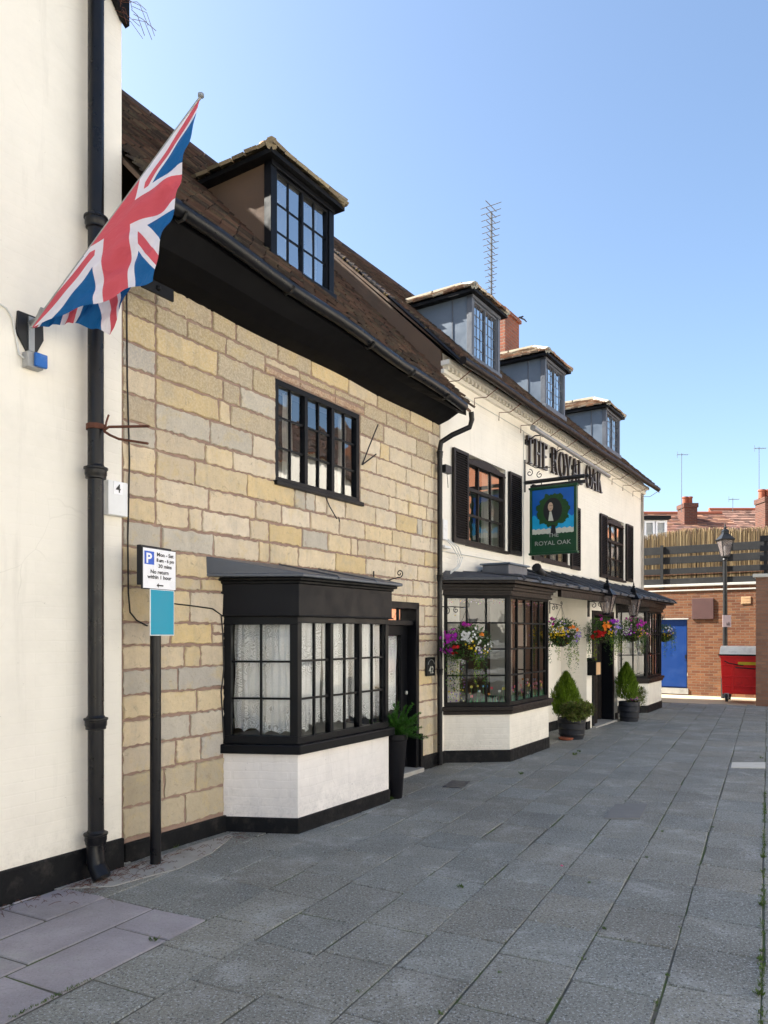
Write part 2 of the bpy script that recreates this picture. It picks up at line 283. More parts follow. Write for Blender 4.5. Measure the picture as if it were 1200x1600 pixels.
# ------------------------------------------------------------------ mesh builder and object tree
ORG = {}
def thing(name, label, cat, fr, loc=(0, 0, 0), group=None, kind=None):
    o = bpy.data.objects.new(name, None); COL.objects.link(o); o.empty_display_size = .1
    o.location = fr.world(loc[0], -loc[1], loc[2]); o.rotation_euler = (0, 0, fr.rot)
    o['label'] = label; o['category'] = cat
    if group: o['group'] = group
    ORG[o.name] = (Vector(loc), fr); return o
def face(p0, p1):
    L = math.hypot(p1[0]-p0[0], p1[1]-p0[1]); tu, to = (p1[0]-p0[0])/L, (p1[1]-p0[1])/L
    f = lambda a, b, z: (p0[0]+a*tu-b*to, -(p0[1]+a*to+b*tu), z)
    f.L = L; return f
WALL = lambda a, b, z: (a, -b, z)
class MB:
    def __init__(s, xf=WALL): s.v = []; s.f = []; s.c = []; s.xf = xf; s.uv = None
    def p(s, a, b, z): s.v.append(s.xf(a, b, z)); return len(s.v)-1
    def pt(s, v): s.v.append(tuple(v)); return len(s.v)-1
    def face(s, ids, col=(1, 1, 1)): s.f.append(tuple(ids)); s.c.append(col)
    def box(s, a0, a1, b0, b1, z0, z1, col=(1, 1, 1)):
        i = [s.p(a, b, z) for z in (z0, z1) for b in (b0, b1) for a in (a0, a1)]
        for q in ((0, 1, 3, 2), (4, 6, 7, 5), (0, 4, 5, 1), (2, 3, 7, 6), (0, 2, 6, 4), (1, 5, 7, 3)): s.face([i[j] for j in q], col)
        return s
    def hexa(s, lo, hi, col=(1, 1, 1)):   # lists of 4+4 (a,b,z)
        n = len(lo); i = [s.p(*q) for q in lo]; j = [s.p(*q) for q in hi]
        s.face(i[::-1], col); s.face(j, col)
        for m in range(n): s.face([i[m], i[(m+1) % n], j[(m+1) % n], j[m]], col)
        return s
    def prism(s, poly, z0, z1, col=(1, 1, 1)):   # plan polygon (a,b)
        return s.hexa([(a, b, z0) for a, b in poly], [(a, b, z1) for a, b in poly], col)
    def plate(s, poly, b0, b1, col=(1, 1, 1)):   # elevation polygon (a,z)
        return s.hexa([(a, b0, z) for a, z in poly], [(a, b1, z) for a, z in poly], col)
    def side(s, poly, a0, a1, col=(1, 1, 1)):    # section polygon (b,z)
        return s.hexa([(a0, b, z) for b, z in poly], [(a1, b, z) for b, z in poly], col)
    def tube(s, pts, r, n=8, col=(1, 1, 1), r1=None, cap=True):
        P = [Vector(s.xf(*q)) for q in pts]; rings = []
        up = Vector((0, 0, 1))
        for i, q in enumerate(P):
            t = (P[min(i+1, len(P)-1)]-P[max(i-1, 0)]).normalized()
            if abs(t.dot(up)) > .95: up = Vector((1, 0, 0)) if abs(t.x) < .8 else Vector((0, 1, 0))
            x = t.cross(up).normalized(); y = x.cross(t).normalized(); up = y
            rr = r if r1 is None else r+(r1-r)*i/max(1, len(P)-1)
            rings.append([s.pt(q+(x*math.cos(a)+y*math.sin(a))*rr) for a in [2*math.pi*k/n for k in range(n)]])
        for A, B in zip(rings, rings[1:]):
            for k in range(n): s.face([A[k], A[(k+1) % n], B[(k+1) % n], B[k]], col)
        if cap: s.face(rings[0][::-1], col); s.face(rings[-1], col)
        return s
    def lathe(s, a, b, prof, n=20, col=(1, 1, 1), ph=0., sq=False):   # prof [(r,z)]
        c = Vector(s.xf(a, b, 0)); rings = []
        for r, z in prof:
            rings.append([s.pt((c.x+r*math.cos(ph+2*math.pi*k/n), c.y+r*math.sin(ph+2*math.pi*k/n), z)) for k in range(n)])
        for A, B in zip(rings, rings[1:]):
            for k in range(n): s.face([A[k], A[(k+1) % n], B[(k+1) % n], B[k]], col)
        s.face(rings[0][::-1], col); s.face(rings[-1], col)
        return s
    def build(s, name, mat, parent=None, smooth=False, bevel=0, fr=None, kind=None, recalc=True):
        me = bpy.data.meshes.new(name)
        off = Vector((0, 0, 0))
        if parent is not None:
            q = parent
            while q.parent: q = q.parent
            off = ORG[q.name][0]
        vs = [(x-off.x, y-off.y, z-off.z) for x, y, z in s.v]
        me.from_pydata(vs, [], s.f); me.validate()
        if len(me.polygons) == len(s.c):
            at = me.attributes.new('tint', 'FLOAT_COLOR', 'FACE')
            at.data.foreach_set('color', [w for c in s.c for w in (c[0], c[1], c[2], 1)])
        if recalc and len(me.polygons) < 60000:
            bm = bmesh.new(); bm.from_mesh(me); bmesh.ops.recalc_face_normals(bm, faces=bm.faces); bm.to_mesh(me); bm.free()
        if smooth:
            me.polygons.foreach_set('use_smooth', [True]*len(me.polygons))
            try: me.set_sharp_from_angle(angle=R(40))
            except Exception: pass
        me.materials.append(mt[mat] if isinstance(mat, str) else mat)
        o = bpy.data.objects.new(name, me); COL.objects.link(o)
        if parent is not None: o.parent = parent
        elif fr is not None:
            o.location = fr.world(0, 0, 0); o.rotation_euler = (0, 0, fr.rot)
        if kind: o['kind'] = kind
        if bevel:
            m = o.modifiers.new('bevel', 'BEVEL'); m.width = bevel; m.segments = 2; m.limit_method = 'ANGLE'; m.angle_limit = R(50)
        return o
def tag(o, label=None, cat=None, group=None, kind=None):
    if label: o['label'] = label
    if cat: o['category'] = cat
    if group: o['group'] = group
    if kind: o['kind'] = kind
    return o
def rnd(a, b): return random.uniform(a, b)

_tc = {}
def text_polys(body, size, bold=0.0, spacing=1.0):
    cu = bpy.data.curves.new('lettering', 'FONT'); cu.body = body; cu.size = size; cu.align_x = 'CENTER'; cu.extrude = 0; cu.offset = bold; cu.space_character = spacing
    cu.resolution_u = 3
    o = bpy.data.objects.new('lettering', cu); COL.objects.link(o)
    dg = bpy.context.evaluated_depsgraph_get(); dg.update()
    me = bpy.data.meshes.new_from_object(o.evaluated_get(dg))
    vs = [(v.co.x, v.co.y) for v in me.vertices]; fs = [tuple(p.vertices) for p in me.polygons]
    bpy.data.objects.remove(o); bpy.data.curves.remove(cu); bpy.data.meshes.remove(me)
    return vs, fs
def text(mb, body, size, a, z, b, bold=0., sx=1.0, shear=0.):
    vs, fs = text_polys(body, size, bold)
    i0 = len(mb.v)
    for x_, y_ in vs: mb.p(a+x_*sx, b, z+y_+shear*x_)
    for f_ in fs: mb.face([i0+q for q in f_])

# ------------------------------------------------------------------ generic building pieces
def wall_cells(mb, a0, a1, z0, z1, b0, b1, holes):
    A = sorted({a0, a1, *[h[0] for h in holes], *[h[1] for h in holes]}); Z = sorted({z0, z1, *[h[2] for h in holes], *[h[3] for h in holes]})
    A = [x for x in A if a0 <= x <= a1]; Z = [x for x in Z if z0 <= x <= z1]
    inh = lambda a, z: any(h[0] < a < h[1] and h[2] < z < h[3] for h in holes)
    solid = [[not inh((A[i]+A[i+1])/2, (Z[j]+Z[j+1])/2) for j in range(len(Z)-1)] for i in range(len(A)-1)]
    ok = lambda i, j: 0 <= i < len(A)-1 and 0 <= j < len(Z)-1 and solid[i][j]
    for i in range(len(A)-1):
        for j in range(len(Z)-1):
            if not solid[i][j]: continue
            x0, x1, y0, y1 = A[i], A[i+1], Z[j], Z[j+1]
            for b in (b0, b1): mb.face([mb.p(x0, b, y0), mb.p(x1, b, y0), mb.p(x1, b, y1), mb.p(x0, b, y1)])
            for di, dj, q in ((-1, 0, ((x0, y0), (x0, y1))), (1, 0, ((x1, y0), (x1, y1))), (0, -1, ((x0, y0), (x1, y0))), (0, 1, ((x0, y1), (x1, y1)))):
                if not ok(i+di, j+dj):
                    (xa, ya), (xb, yb) = q
                    mb.face([mb.p(xa, b0, ya), mb.p(xb, b0, yb), mb.p(xb, b1, yb), mb.p(xa, b1, ya)])
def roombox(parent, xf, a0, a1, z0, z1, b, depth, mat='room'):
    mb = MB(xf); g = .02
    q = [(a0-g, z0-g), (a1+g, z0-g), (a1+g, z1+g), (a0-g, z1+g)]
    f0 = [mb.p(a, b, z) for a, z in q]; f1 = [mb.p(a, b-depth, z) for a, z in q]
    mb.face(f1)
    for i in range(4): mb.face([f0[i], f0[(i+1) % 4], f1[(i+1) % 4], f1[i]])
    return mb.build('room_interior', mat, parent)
def panes(mb, a0, a1, z0, z1, nc, nr, b, jit=.0045):
    for i in range(nc):
        for j in range(nr):
            x0 = a0+(a1-a0)*i/nc; x1 = a0+(a1-a0)*(i+1)/nc; y0 = z0+(z1-z0)*j/nr; y1 = z0+(z1-z0)*(j+1)/nr
            sx, sz = rnd(-jit, jit), rnd(-jit, jit)
            mb.face([mb.p(x0, b-sx*.5*(x1-x0)/.3-sz*.5, y0), mb.p(x1, b+sx*.5*(x1-x0)/.3-sz*.5, y0), mb.p(x1, b+sx*.5*(x1-x0)/.3+sz*.5, y1), mb.p(x0, b-sx*.5*(x1-x0)/.3+sz*.5, y1)])
def window(parent, xf, a0, a1, z0, z1, lights, rows, b=0., fw=.05, mw=.04, bar=.018, depth=.07, fmat='black', gmat='glass', name='window', rowz=None, barmat=None, colw=None):
    """frame with mullions; lights = list of column counts; rows = number of rows"""
    fr = MB(xf)
    fr.box(a0, a1, b-depth, b, z0, z0+fw); fr.box(a0, a1, b-depth, b, z1-fw, z1)
    fr.box(a0, a0+fw, b-depth, b, z0+fw, z1-fw); fr.box(a1-fw, a1, b-depth, b, z0+fw, z1-fw)
    n = len(lights); W_ = (a1-a0-2*fw-(n-1)*mw)/n
    gb = MB(xf); gl = MB(xf)
    zs = rowz or [z0+fw+(z1-z0-2*fw)*j/rows for j in range(rows+1)]
    for i, nc in enumerate(lights):
        x0 = a0+fw+i*(W_+mw); x1 = x0+W_
        if i: fr.box(x0-mw, x0, b-depth*.95, b-.003, z0+fw, z1-fw)
        for c_ in range(1, nc): xx = x0+W_*c_/nc; gb.box(xx-bar/2, xx+bar/2, b-depth*.62, b-.02, z0+fw, z1-fw)
        for zz in zs[1:-1]: gb.box(x0, x1, b-depth*.6, b-.023, zz-bar/2, zz+bar/2)
        for j in range(len(zs)-1): panes(gl, x0, x1, zs[j], zs[j+1], nc, 1, b-depth*.55)
    w = fr.build(name, fmat, parent, bevel=.004)
    gb.build('glazing_bars', barmat or fmat, w); gl.build('glass', gmat, w, recalc=False)
    return w
def curtain(parent, xf, a0, a1, z0, z1, b, amp=.02, wl=.07, scal=.03, sw=.16, mat='lace', name='curtain'):
    mb = MB(xf); nx = max(8, int((a1-a0)/.012)); nz = 14; ph = rnd(0, 6); idx = []
    for i in range(nx+1):
        a = a0+(a1-a0)*i/nx; col = []
        for j in range(nz+1):
            t = j/nz; zb = z0+scal*abs(math.sin(math.pi*(a-a0)/sw+ph))
            bb = b+amp*(math.sin(2*math.pi*a/wl+ph+.5*math.sin(a*9))*(.6+.4*t)+.6*math.sin(2*math.pi*a/(wl*2.7)+2*t))
            col.append(mb.p(a+.006*math.sin(j*.8+a*30), bb, zb+(z1-zb)*t))
        idx.append(col)
    for i in range(nx):
        for j in range(nz): mb.face([idx[i][j], idx[i+1][j], idx[i+1][j+1], idx[i][j+1]])
    return mb.build(name, mat, parent, smooth=True, recalc=False)

TILES = [(.06, .032, .026), (.075, .04, .03), (.045, .03, .026), (.085, .05, .038), (.038, .028, .025), (.065, .042, .033)]
TILES_LT = [(.34, .24, .16), (.42, .33, .22), (.27, .16, .10), (.38, .27, .2), (.45, .37, .27), (.2, .14, .1)]
def tiles(mb, P0, P1, R0, R1, pal, gauge=.10, tw=.165, th=.012, jit=1.0, sag=0.):
    P0, P1, R0, R1 = map(Vector, (P0, P1, R0, R1))
    H = ((R0-P0).length+(R1-P1).length)/2; rows = max(2, int(H/gauge))
    nrm = (P1-P0).cross(((R0+R1)-(P0+P1))).normalized()
    if nrm.z < 0: nrm = -nrm
    for i in range(rows):
        v0 = i/rows; v1 = min(1.0, (i+1.3)/rows)
        A0 = P0.lerp(R0, v0); A1 = P1.lerp(R1, v0); B0 = P0.lerp(R0, v1); B1 = P1.lerp(R1, v1)
        w = (A1-A0).length; n = max(1, int(round(w/tw))); sh_ = .5*(i % 2)
        cuts = [max(0, min(1, (q-sh_)/n)) for q in range(n+2)]
        rj = rnd(-.003, .003)*jit
        for c0, c1 in zip(cuts, cuts[1:]):
            if c1-c0 < 1e-4: continue
            e = .004/max(w, .1)
            l0, l1 = A0.lerp(A1, c0+e), A0.lerp(A1, c1-e); u0_, u1_ = B0.lerp(B1, c0+e), B0.lerp(B1, c1-e)
            j0, j1 = rnd(0, .008)*jit+rj, rnd(0, .008)*jit+rj; dn = (A0-B0).normalized()*rnd(-.008, .008)*jit
            pal_ = random.choice(pal); f = rnd(.6, 1.45); col = tuple(x_*f for x_ in pal_)
            t0, t1 = l0+nrm*(th*1.6+j0)+dn, l1+nrm*(th*1.6+j1)+dn
            s0, s1 = l0+nrm*(th*.4+j0)+dn, l1+nrm*(th*.4+j1)+dn
            a, b, c_, d = mb.pt(t0), mb.pt(t1), mb.pt(u1_+nrm*.004), mb.pt(u0_+nrm*.004)
            e_, f_ = mb.pt(s0), mb.pt(s1); g, h = mb.pt(u0_-nrm*.008), mb.pt(u1_-nrm*.008)
            mb.face([a, b, c_, d], col); mb.face([e_, f_, b, a], col); mb.face([e_, a, d, g], col); mb.face([b, f_, h, c_], col)

def scroll(mb, a, b, z, r0, turns, ph, rt, dirn=1, plane='b', n=28):
    """spiral in the vertical plane that runs out from the wall (plane b) or along it (plane a)"""
    pts = []
    for i in range(n+1):
        t = i/n; r = r0*(1-.8*t); an = ph+dirn*turns*2*math.pi*t
        dx, dz = r*math.cos(an), r*math.sin(an)
        pts.append((a, b+dx, z+dz) if plane == 'b' else (a+dx, b, z+dz))
    mb.tube(pts, rt, 5)

# ================================================================== SETTING: ground
def clipline(poly, inside, inter):
    out = []
    for i in range(len(poly)):
        p, q = poly[i], poly[(i+1) % len(poly)]
        ip, iq = inside(p), inside(q)
        if ip: out.append(p)
        if ip != iq: out.append(inter(p, q))
    return out
g = MB(FX and (lambda a, b, z: (a, b, z)))
g.face([g.pt(p) for p in ((-300, -300, -.03), (300, -300, -.03), (300, 500, -.03), (-300, 500, -.03))])
tag(g.build('ground', 'ground'), kind='structure')
sd, sn = Vector((.459, .888)), Vector((.888, -.459))
def slab(mb, s0, s1, t0, t1, col, zt, gap=.005):
    zs = [zt+rnd(-.0025, .0025) for _ in range(4)]; j = lambda: rnd(-.0045, .0045)
    gs = gap*(.7 if gap < .0065 else 1.2); q = [(s0+gs+j(), t0+gap+j()), (s1-gs+j(), t0+gap+j()), (s1-gs+j(), t1-gap+j()), (s0+gs+j(), t1-gap+j())]
    e = .004
    top = []; bot = []
    cs, ct = (s0+s1)/2, (t0+t1)/2
    for (a, b), z_ in zip(q, zs):
        w = sn*a+sd*b; bot.append(mb.pt((w.x, w.y, zt-.03)))
        w2 = sn*(a+math.copysign(e, cs-a))+sd*(b+math.copysign(e, ct-b)); top.append((w2, z_))
    mid = []
    for (a, b), z_ in zip(q, zs): w = sn*a+sd*b; mid.append(mb.pt((w.x, w.y, z_-.006)))
    tp = [mb.pt((w.x, w.y, z_)) for w, z_ in top]
    mb.face(tp, col)
    for i in range(4):
        k2 = (i+1) % 4
        mb.face([bot[i], bot[k2], mid[k2], mid[i]], col); mb.face([mid[i], mid[k2], tp[k2], tp[i]], col)
pv = MB(lambda a, b, z: (a, b, z)); pl = MB(lambda a, b, z: (a, b, z))
RW = .4185
for r_ in range(-13, 24):
    s1 = -.026+RW*(r_+1) if r_ < 0 else -.026+RW*(r_+1); s0 = s1-RW
    purple = s1 <= -2.9
    t = rnd(-.5, 0)-(1.5 if r_ < 8 else -2)
    while t < 19.4-.0*r_:
        L_ = random.choice((.52, .52, .52, .46, .60, .42)) if not purple else random.choice((.62, .7, .8))
        t1 = t+L_
        if purple and t < 3.434 < t1+.25: t1 = 3.434
        w = sn*s0+sd*t1
        if w.y > 18.75-.45*(w.x-6.6) and w.x > 3: break
        if purple and t1 <= 3.44:
            f = rnd(.85, 1.15); col = (.33*f, .305*f, .33*f); slab(pl, s0, s1, t, t1, col, 0, .0085)
        else:
            f = rnd(.88, 1.13); wv = rnd(-.008, .008); col = ((.215+wv)*f, (.217)*f, (.197-wv)*f); slab(pv, s0, s1, t, t1, col, 0, random.choice((.004, .005, .006, .008)))
        t = t1
tag(pv.build('paving', 'paver', recalc=False), kind='structure')
tag(pl.build('stone_flags', 'paver_smooth', recalc=False), kind='structure')
jb = MB(lambda a, b, z: (a, b, z))
q = [sn*a+sd*b for a, b in ((-5.5, -3), (10.1, -3), (10.1, 12.5), (-1.5, 19.6), (-5.5, 19.6))]
jb.face([jb.pt((w.x, w.y, -.007)) for w in q]); tag(jb.build('paving_bed', 'joint'), kind='structure')

# ================================================================== LEFT CREAM BUILDING
T = thing('rendered_house', 'tall cream painted house at the left edge with black plinth and thick drainpipe', 'house', FW)
m = MB(); wall_cells(m, -9, 0, .18, 6.35, -7, 0, []); m.build('wall', 'white_render', T)
m = MB(); m.box(-9, .012, -7.01, .022, -.02, .215); m.build('plinth', 'plinth', T, bevel=.012)
m = MB(); m.box(-9, .06, -.3, .22, 6.36, 6.52); m.plate([(-.16, 6.36), (.03, 6.36), (.03, 6.12), (-.02, 6.15), (-.16, 6.33)], .005, .05); m.build('eaves_board', 'black_matt', T)
m = MB(); tiles(m, (-9, -.35, 6.5), (.1, -.35, 6.5), (-9, 3.5, 10.0), (.1, 3.5, 10.0), TILES, .2, .33); tiles(m, (-9, 7.3, 6.5), (.1, 7.3, 6.5), (-9, 3.5, 10.0), (.1, 3.5, 10.0), TILES, .2, .33)
rf = m.build('roof', 'tile', T)
m = MB(); m.side([(0, 6.35), (-7, 6.35), (-3.5, 9.95)], -9, 0); m.build('gable', 'white_render', T)
def drainpipe(parent, xf, pts, r, collars, col_r=None, mat='pipe'):
    m = MB(xf); m.tube(pts, r, 14); p = m.build('drainpipe', mat, parent, smooth=True)
    for (a, b, z) in collars:
        cr_ = col_r or r*1.38
        m = MB(xf); m.lathe(a, b, [(r*1.02, z-.05), (cr_*.93, z-.045), (cr_*.93, z-.028), (cr_, z-.02), (cr_, z+.012), (cr_*1.1, z+.018), (cr_*1.1, z+.03), (cr_*.85, z+.036), (r*1.02, z+.05)], 18)
        m.build('pipe_collar', mat, p, smooth=True)
    return p
dp = drainpipe(T, WALL, [(-.288, .1, .2), (-.29, .1, 2.8), (-.288, .1, 6.5)], .053, [(-.288, .1, 4.53), (-.289, .1, 2.81), (-.289, .1, 1.09), (-.289, .1, .30)])
m = MB(); m.tube([(-.289, .1, .3), (-.289, .1, .12), (-.289, .13, .08), (-.289, .17, .03)], .062, 12); m.build('pipe_shoe', 'pipe', dp, smooth=True)
m = MB()
for i in range(16):
    a0, z0 = rnd(-.12, .06), rnd(6.12, 6.32); an = rnd(0, 6.28); l = rnd(.08, .22)
    m.tube([(a0, .06, z0), (a0+l*.5*math.cos(an), .08+rnd(0, .05), z0+l*.3*math.sin(an)), (a0+l*math.cos(an)+.03, .1+rnd(-.05, .1), z0+l*math.sin(an)*.7-rnd(0, .08))], .0022, 4)
tag(m.build('nest', 'rust', fr=FW), 'scrappy dry twigs of a bird nest sticking out under the cream house eaves', 'nest')
# meter box
T = thing('meter_box', 'small pale box numbered 4 beside the thick black drainpipe', 'utility box', FW, (-.075, -.0, 2.66))
m = MB(); m.box(-.155, .012, .001, .055, 2.545, 2.79); m.build('case', 'white_plastic', T, bevel=.006)
m = MB(); m.box(-.112, -.035, .0555, .0575, 2.695, 2.785); m.build('number_sticker', 'sign_white', T)
m = MB(); text(m, '4', .085, -.073, 2.709, .0585, .001); m.build('number', 'text_black', T)
# blue socket and cable
T = thing('power_socket', 'small grey and blue outdoor power socket below the flag bracket', 'socket', FW, (-.70, 0, 3.45))
m = MB(); m.box(-.765, -.655, .001, .07, 3.405, 3.505); m.build('back_box', 'greybox', T, bevel=.008)
m = MB(); m.box(-.728, -.645, .0705, .10, 3.412, 3.5); m.build('flap', 'bluebox', T, bevel=.008)
m = MB(); m.tube([(-.765, .03, 3.46), (-.79, .012, 3.48), (-.81, .008, 3.6), (-.835, .008, 3.7), (-.87, .008, 3.745), (-.93, .008, 3.76), (-1.1, .008, 3.77)], .006, 6); m.build('cable', 'cable_white', T, smooth=True)
# rusty clamp with two rods
T = thing('iron_clamp', 'rusty iron clamp with two bars round the drainpipe', 'bracket', FW, (-.29, -.1, 3.12))
m = MB(); m.lathe(-.288, .1, [(.056, 3.10), (.066, 3.10), (.066, 3.135), (.056, 3.135)], 16); m.build('clamp_ring', 'rust', T)
def W2(x, y, Y):   # world point -> FW local (a, b, z)
    X = (x-600)/F*Y; rx, ry = X-FW.O[0], Y-FW.O[1]
    return (rx*FW.d[0]+ry*FW.d[1], rx*FW.n[0]+ry*FW.n[1], HC+(HZ-y)/F*Y)
m = MB(); m.tube([W2(163, 672, 5.08), W2(170, 667, 5.05), W2(233, 666, 4.95)], .009, 6); m.tube([W2(163, 674, 5.08), W2(172, 680, 5.05), W2(186, 686, 5.0), W2(231, 693, 4.9)], .009, 6)
m.tube([W2(164, 674, 5.09), W2(166, 660, 5.1), W2(170, 648, 5.1)], .007, 5); m.build('bar', 'rust', T)

# flag with pole and wall bracket
def WP(x, y, Y): return Vector(((x-600)/F*Y, Y, HC+(HZ-y)/F*Y))
T = thing('union_flag', 'large red white and blue union flag drooping from an angled wall pole', 'flag', FX, tuple((lambda v: (v.x, v.y, v.z))(WP(47, 515, 4.72))))
def X2(v): return (v[0], -v[1], v[2])
base, tip = WP(49, 512, 4.70), WP(314, 151, 4.3)
m = MB(lambda a, b, z: (a, b, z)); m.tube([base, tip], .008, 10); m.lathe(tip.x, tip.y, [(.004, tip.z-.01), (.018, tip.z), (.018, tip.z+.015), (.008, tip.z+.02)], 10); m.build('pole', 'galv', T, smooth=True)
m = MB(lambda a, b, z: (a, b, z))
def tri_patch(C, nn, ripple, backoff=0):
    idx = {}
    for i in range(nn+1):
        for j in range(nn+1-i):
            u = i/nn; v = j/nn; w = 1-u-v
            L = (u*(2*u-1), v*(2*v-1), w*(2*w-1), 4*u*v, 4*v*w, 4*w*u)
            p = Vector((0, 0, 0)); s = t = 0
            for l, (px_, py_, Y, ss, tt) in zip(L, C): p += l*WP(px_, py_, Y); s += l*ss; t += l*tt
            e = min(1, 3*v); p.y += ripple*(math.sin(11*s+9*t)+.5*math.sin(23*(s-t)+2))*e*.6; p.y += .016*math.sin(34*(s+.6*t)+3*math.sin(5*t))*e; p.x += .010*math.sin(15*s+5*t)*e; p.z += .008*math.sin(19*t+4*s)*e
            idx[i, j] = m.pt(p); UV[idx[i, j]] = (s, t)
    for i in range(nn):
        for j in range(nn-i):
            m.face([idx[i, j], idx[i+1, j], idx[i, j+1]])
            if j < nn-i-1: m.face([idx[i+1, j], idx[i+1, j+1], idx[i, j+1]])
UV = {}
# nodes: tip, lower corner, pole base, mid tip-corner, mid corner-base, mid base-tip
tri_patch([(313, 153, 4.3, 0, 1), (240, 443, 4.34, 1, .80), (50, 512, 4.66, 1, .0), (276, 299, 4.28, .53, 1.0), (160, 467, 4.46, 1, .40), (181, 331, 4.47, .42, .45)], 44, .035)
tri_patch([(312, 155, 4.31, 0, 1), (171, 522, 4.74, .0, .0), (51, 513, 4.70, 1, .0), (238, 345, 4.58, 0, .5), (112, 508, 4.76, .45, .0), (181, 332, 4.52, .42, .45)], 30, .03)
fl = m.build('flag_cloth', 'flag', T, smooth=True, recalc=False)
uvl = fl.data.uv_layers.new(name='uv')
for lp in fl.data.loops: uvl.data[lp.index].uv = UV[lp.vertex_index]
# bracket on the wall
xo = lambda a, b, z: tuple(FW.world(a, b, z))
m = MB(xo); m.plate([(-.80, 3.755), (-.63, 3.755), (-.625, 3.62), (-.685, 3.50), (-.73, 3.50), (-.81, 3.62)], .002, .02); m.build('back_plate', 'iron', T)
m = MB(xo); m.box(-.735, -.695, .02, .032, 3.52, 3.74); m.tube([(-.715, .02, 3.70), (-.715, .10, 3.70), (-.715, .16, 3.76)], .022, 10); m.build('pole_socket', 'galv', T)

# ================================================================== STONE COTTAGE
U1 = 4.93
ST = thing('stone_cottage', 'yellow stone cottage with black eaves, bay window and dormer between two white buildings', 'house', FS)
DOOR = (3.50, 4.36, 0, 2.05); WIN = (1.717, 3.11, 3.125, 4.097)
m = MB(); wall_cells(m, 0, U1, -.02, 4.9, -.3, 0, [WIN, DOOR, (1.15, 2.95, .7, 2.1)]); SW = m.build('wall', 'mortar', ST)
# stone blocks
PAL = [(.68, .57, .42), (.65, .54, .40), (.70, .57, .37), (.66, .50, .25), (.65, .56, .44), (.68, .59, .47), (.72, .60, .43), (.62, .52, .39), (.68, .54, .33), (.72, .63, .51)]
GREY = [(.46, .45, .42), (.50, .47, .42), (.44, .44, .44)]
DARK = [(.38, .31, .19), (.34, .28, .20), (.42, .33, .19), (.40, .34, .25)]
def stone(mb, a0, a1, z0, z1, col, b=.012):
    g_ = .0095; a0 += g_; a1 -= g_; z0 += g_; z1 -= g_
    if a1-a0 < .03 or z1-z0 < .03: return
    pts = []; step = .03
    def seg(p, q, inc):
        L = math.hypot(q[0]-p[0], q[1]-p[1]); n = max(1, int(L/step))
        for i in range(n):
            t = i/n; pts.append((p[0]+(q[0]-p[0])*t+rnd(-.0075, .0075), p[1]+(q[1]-p[1])*t+rnd(-.0075, .0075)))
    r = .008
    zj = [rnd(-.004, .004) for _ in range(4)]
    c4 = [(a0, z0+zj[0]), (a1, z0+zj[1]), (a1, z1+zj[2]), (a0, z1+zj[3])]
    for i in range(4): seg(c4[i], c4[(i+1) % 4], 0)
    ca, cz = (a0+a1)/2, (z0+z1)/2
    outer = [mb.p(a, .0, z) for a, z in pts]
    ins = lambda a, z, e: (a+math.copysign(min(e, abs(ca-a)), ca-a), z+math.copysign(min(e, abs(cz-z)), cz-z))
    dt, dz_ = rnd(-.004, .004), rnd(-.004, .004)
    mid = [mb.p(*(lambda q: (q[0], b*.75, q[1]))(ins(a, z, .002))) for a, z in pts]
    inn = [mb.p(*(lambda q: (q[0], b+dt*(a-ca)/.2+dz_*(z-cz)/.1, q[1]))(ins(a, z, .007+rnd(0, .002)))) for a, z in pts]
    n = len(pts)
    for i in range(n):
        k2 = (i+1) % n
        mb.face([outer[i], outer[k2], mid[k2], mid[i]], col); mb.face([mid[i], mid[k2], inn[k2], inn[i]], col)
    mb.face(inn, col)
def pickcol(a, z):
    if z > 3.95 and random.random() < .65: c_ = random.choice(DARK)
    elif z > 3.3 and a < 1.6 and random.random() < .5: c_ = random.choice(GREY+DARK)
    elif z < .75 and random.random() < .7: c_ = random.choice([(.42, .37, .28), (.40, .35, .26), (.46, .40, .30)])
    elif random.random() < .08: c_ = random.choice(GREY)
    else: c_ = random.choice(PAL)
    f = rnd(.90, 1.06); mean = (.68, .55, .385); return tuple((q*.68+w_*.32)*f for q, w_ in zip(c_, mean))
m = MB()
zz = [.16]
while zz[-1] < 4.75:
    h = rnd(.178, .205) if zz[-1] > .5 else rnd(.2, .25)
    zz.append(zz[-1]+h)
for tgt in (WIN[2], WIN[3], DOOR[3]):
    j = min(range(len(zz)), key=lambda i: abs(zz[i]-tgt)); zz[j] = tgt
HOL = [WIN, DOOR, (1.05, 3.05, 0, 2.2)]
prev = []
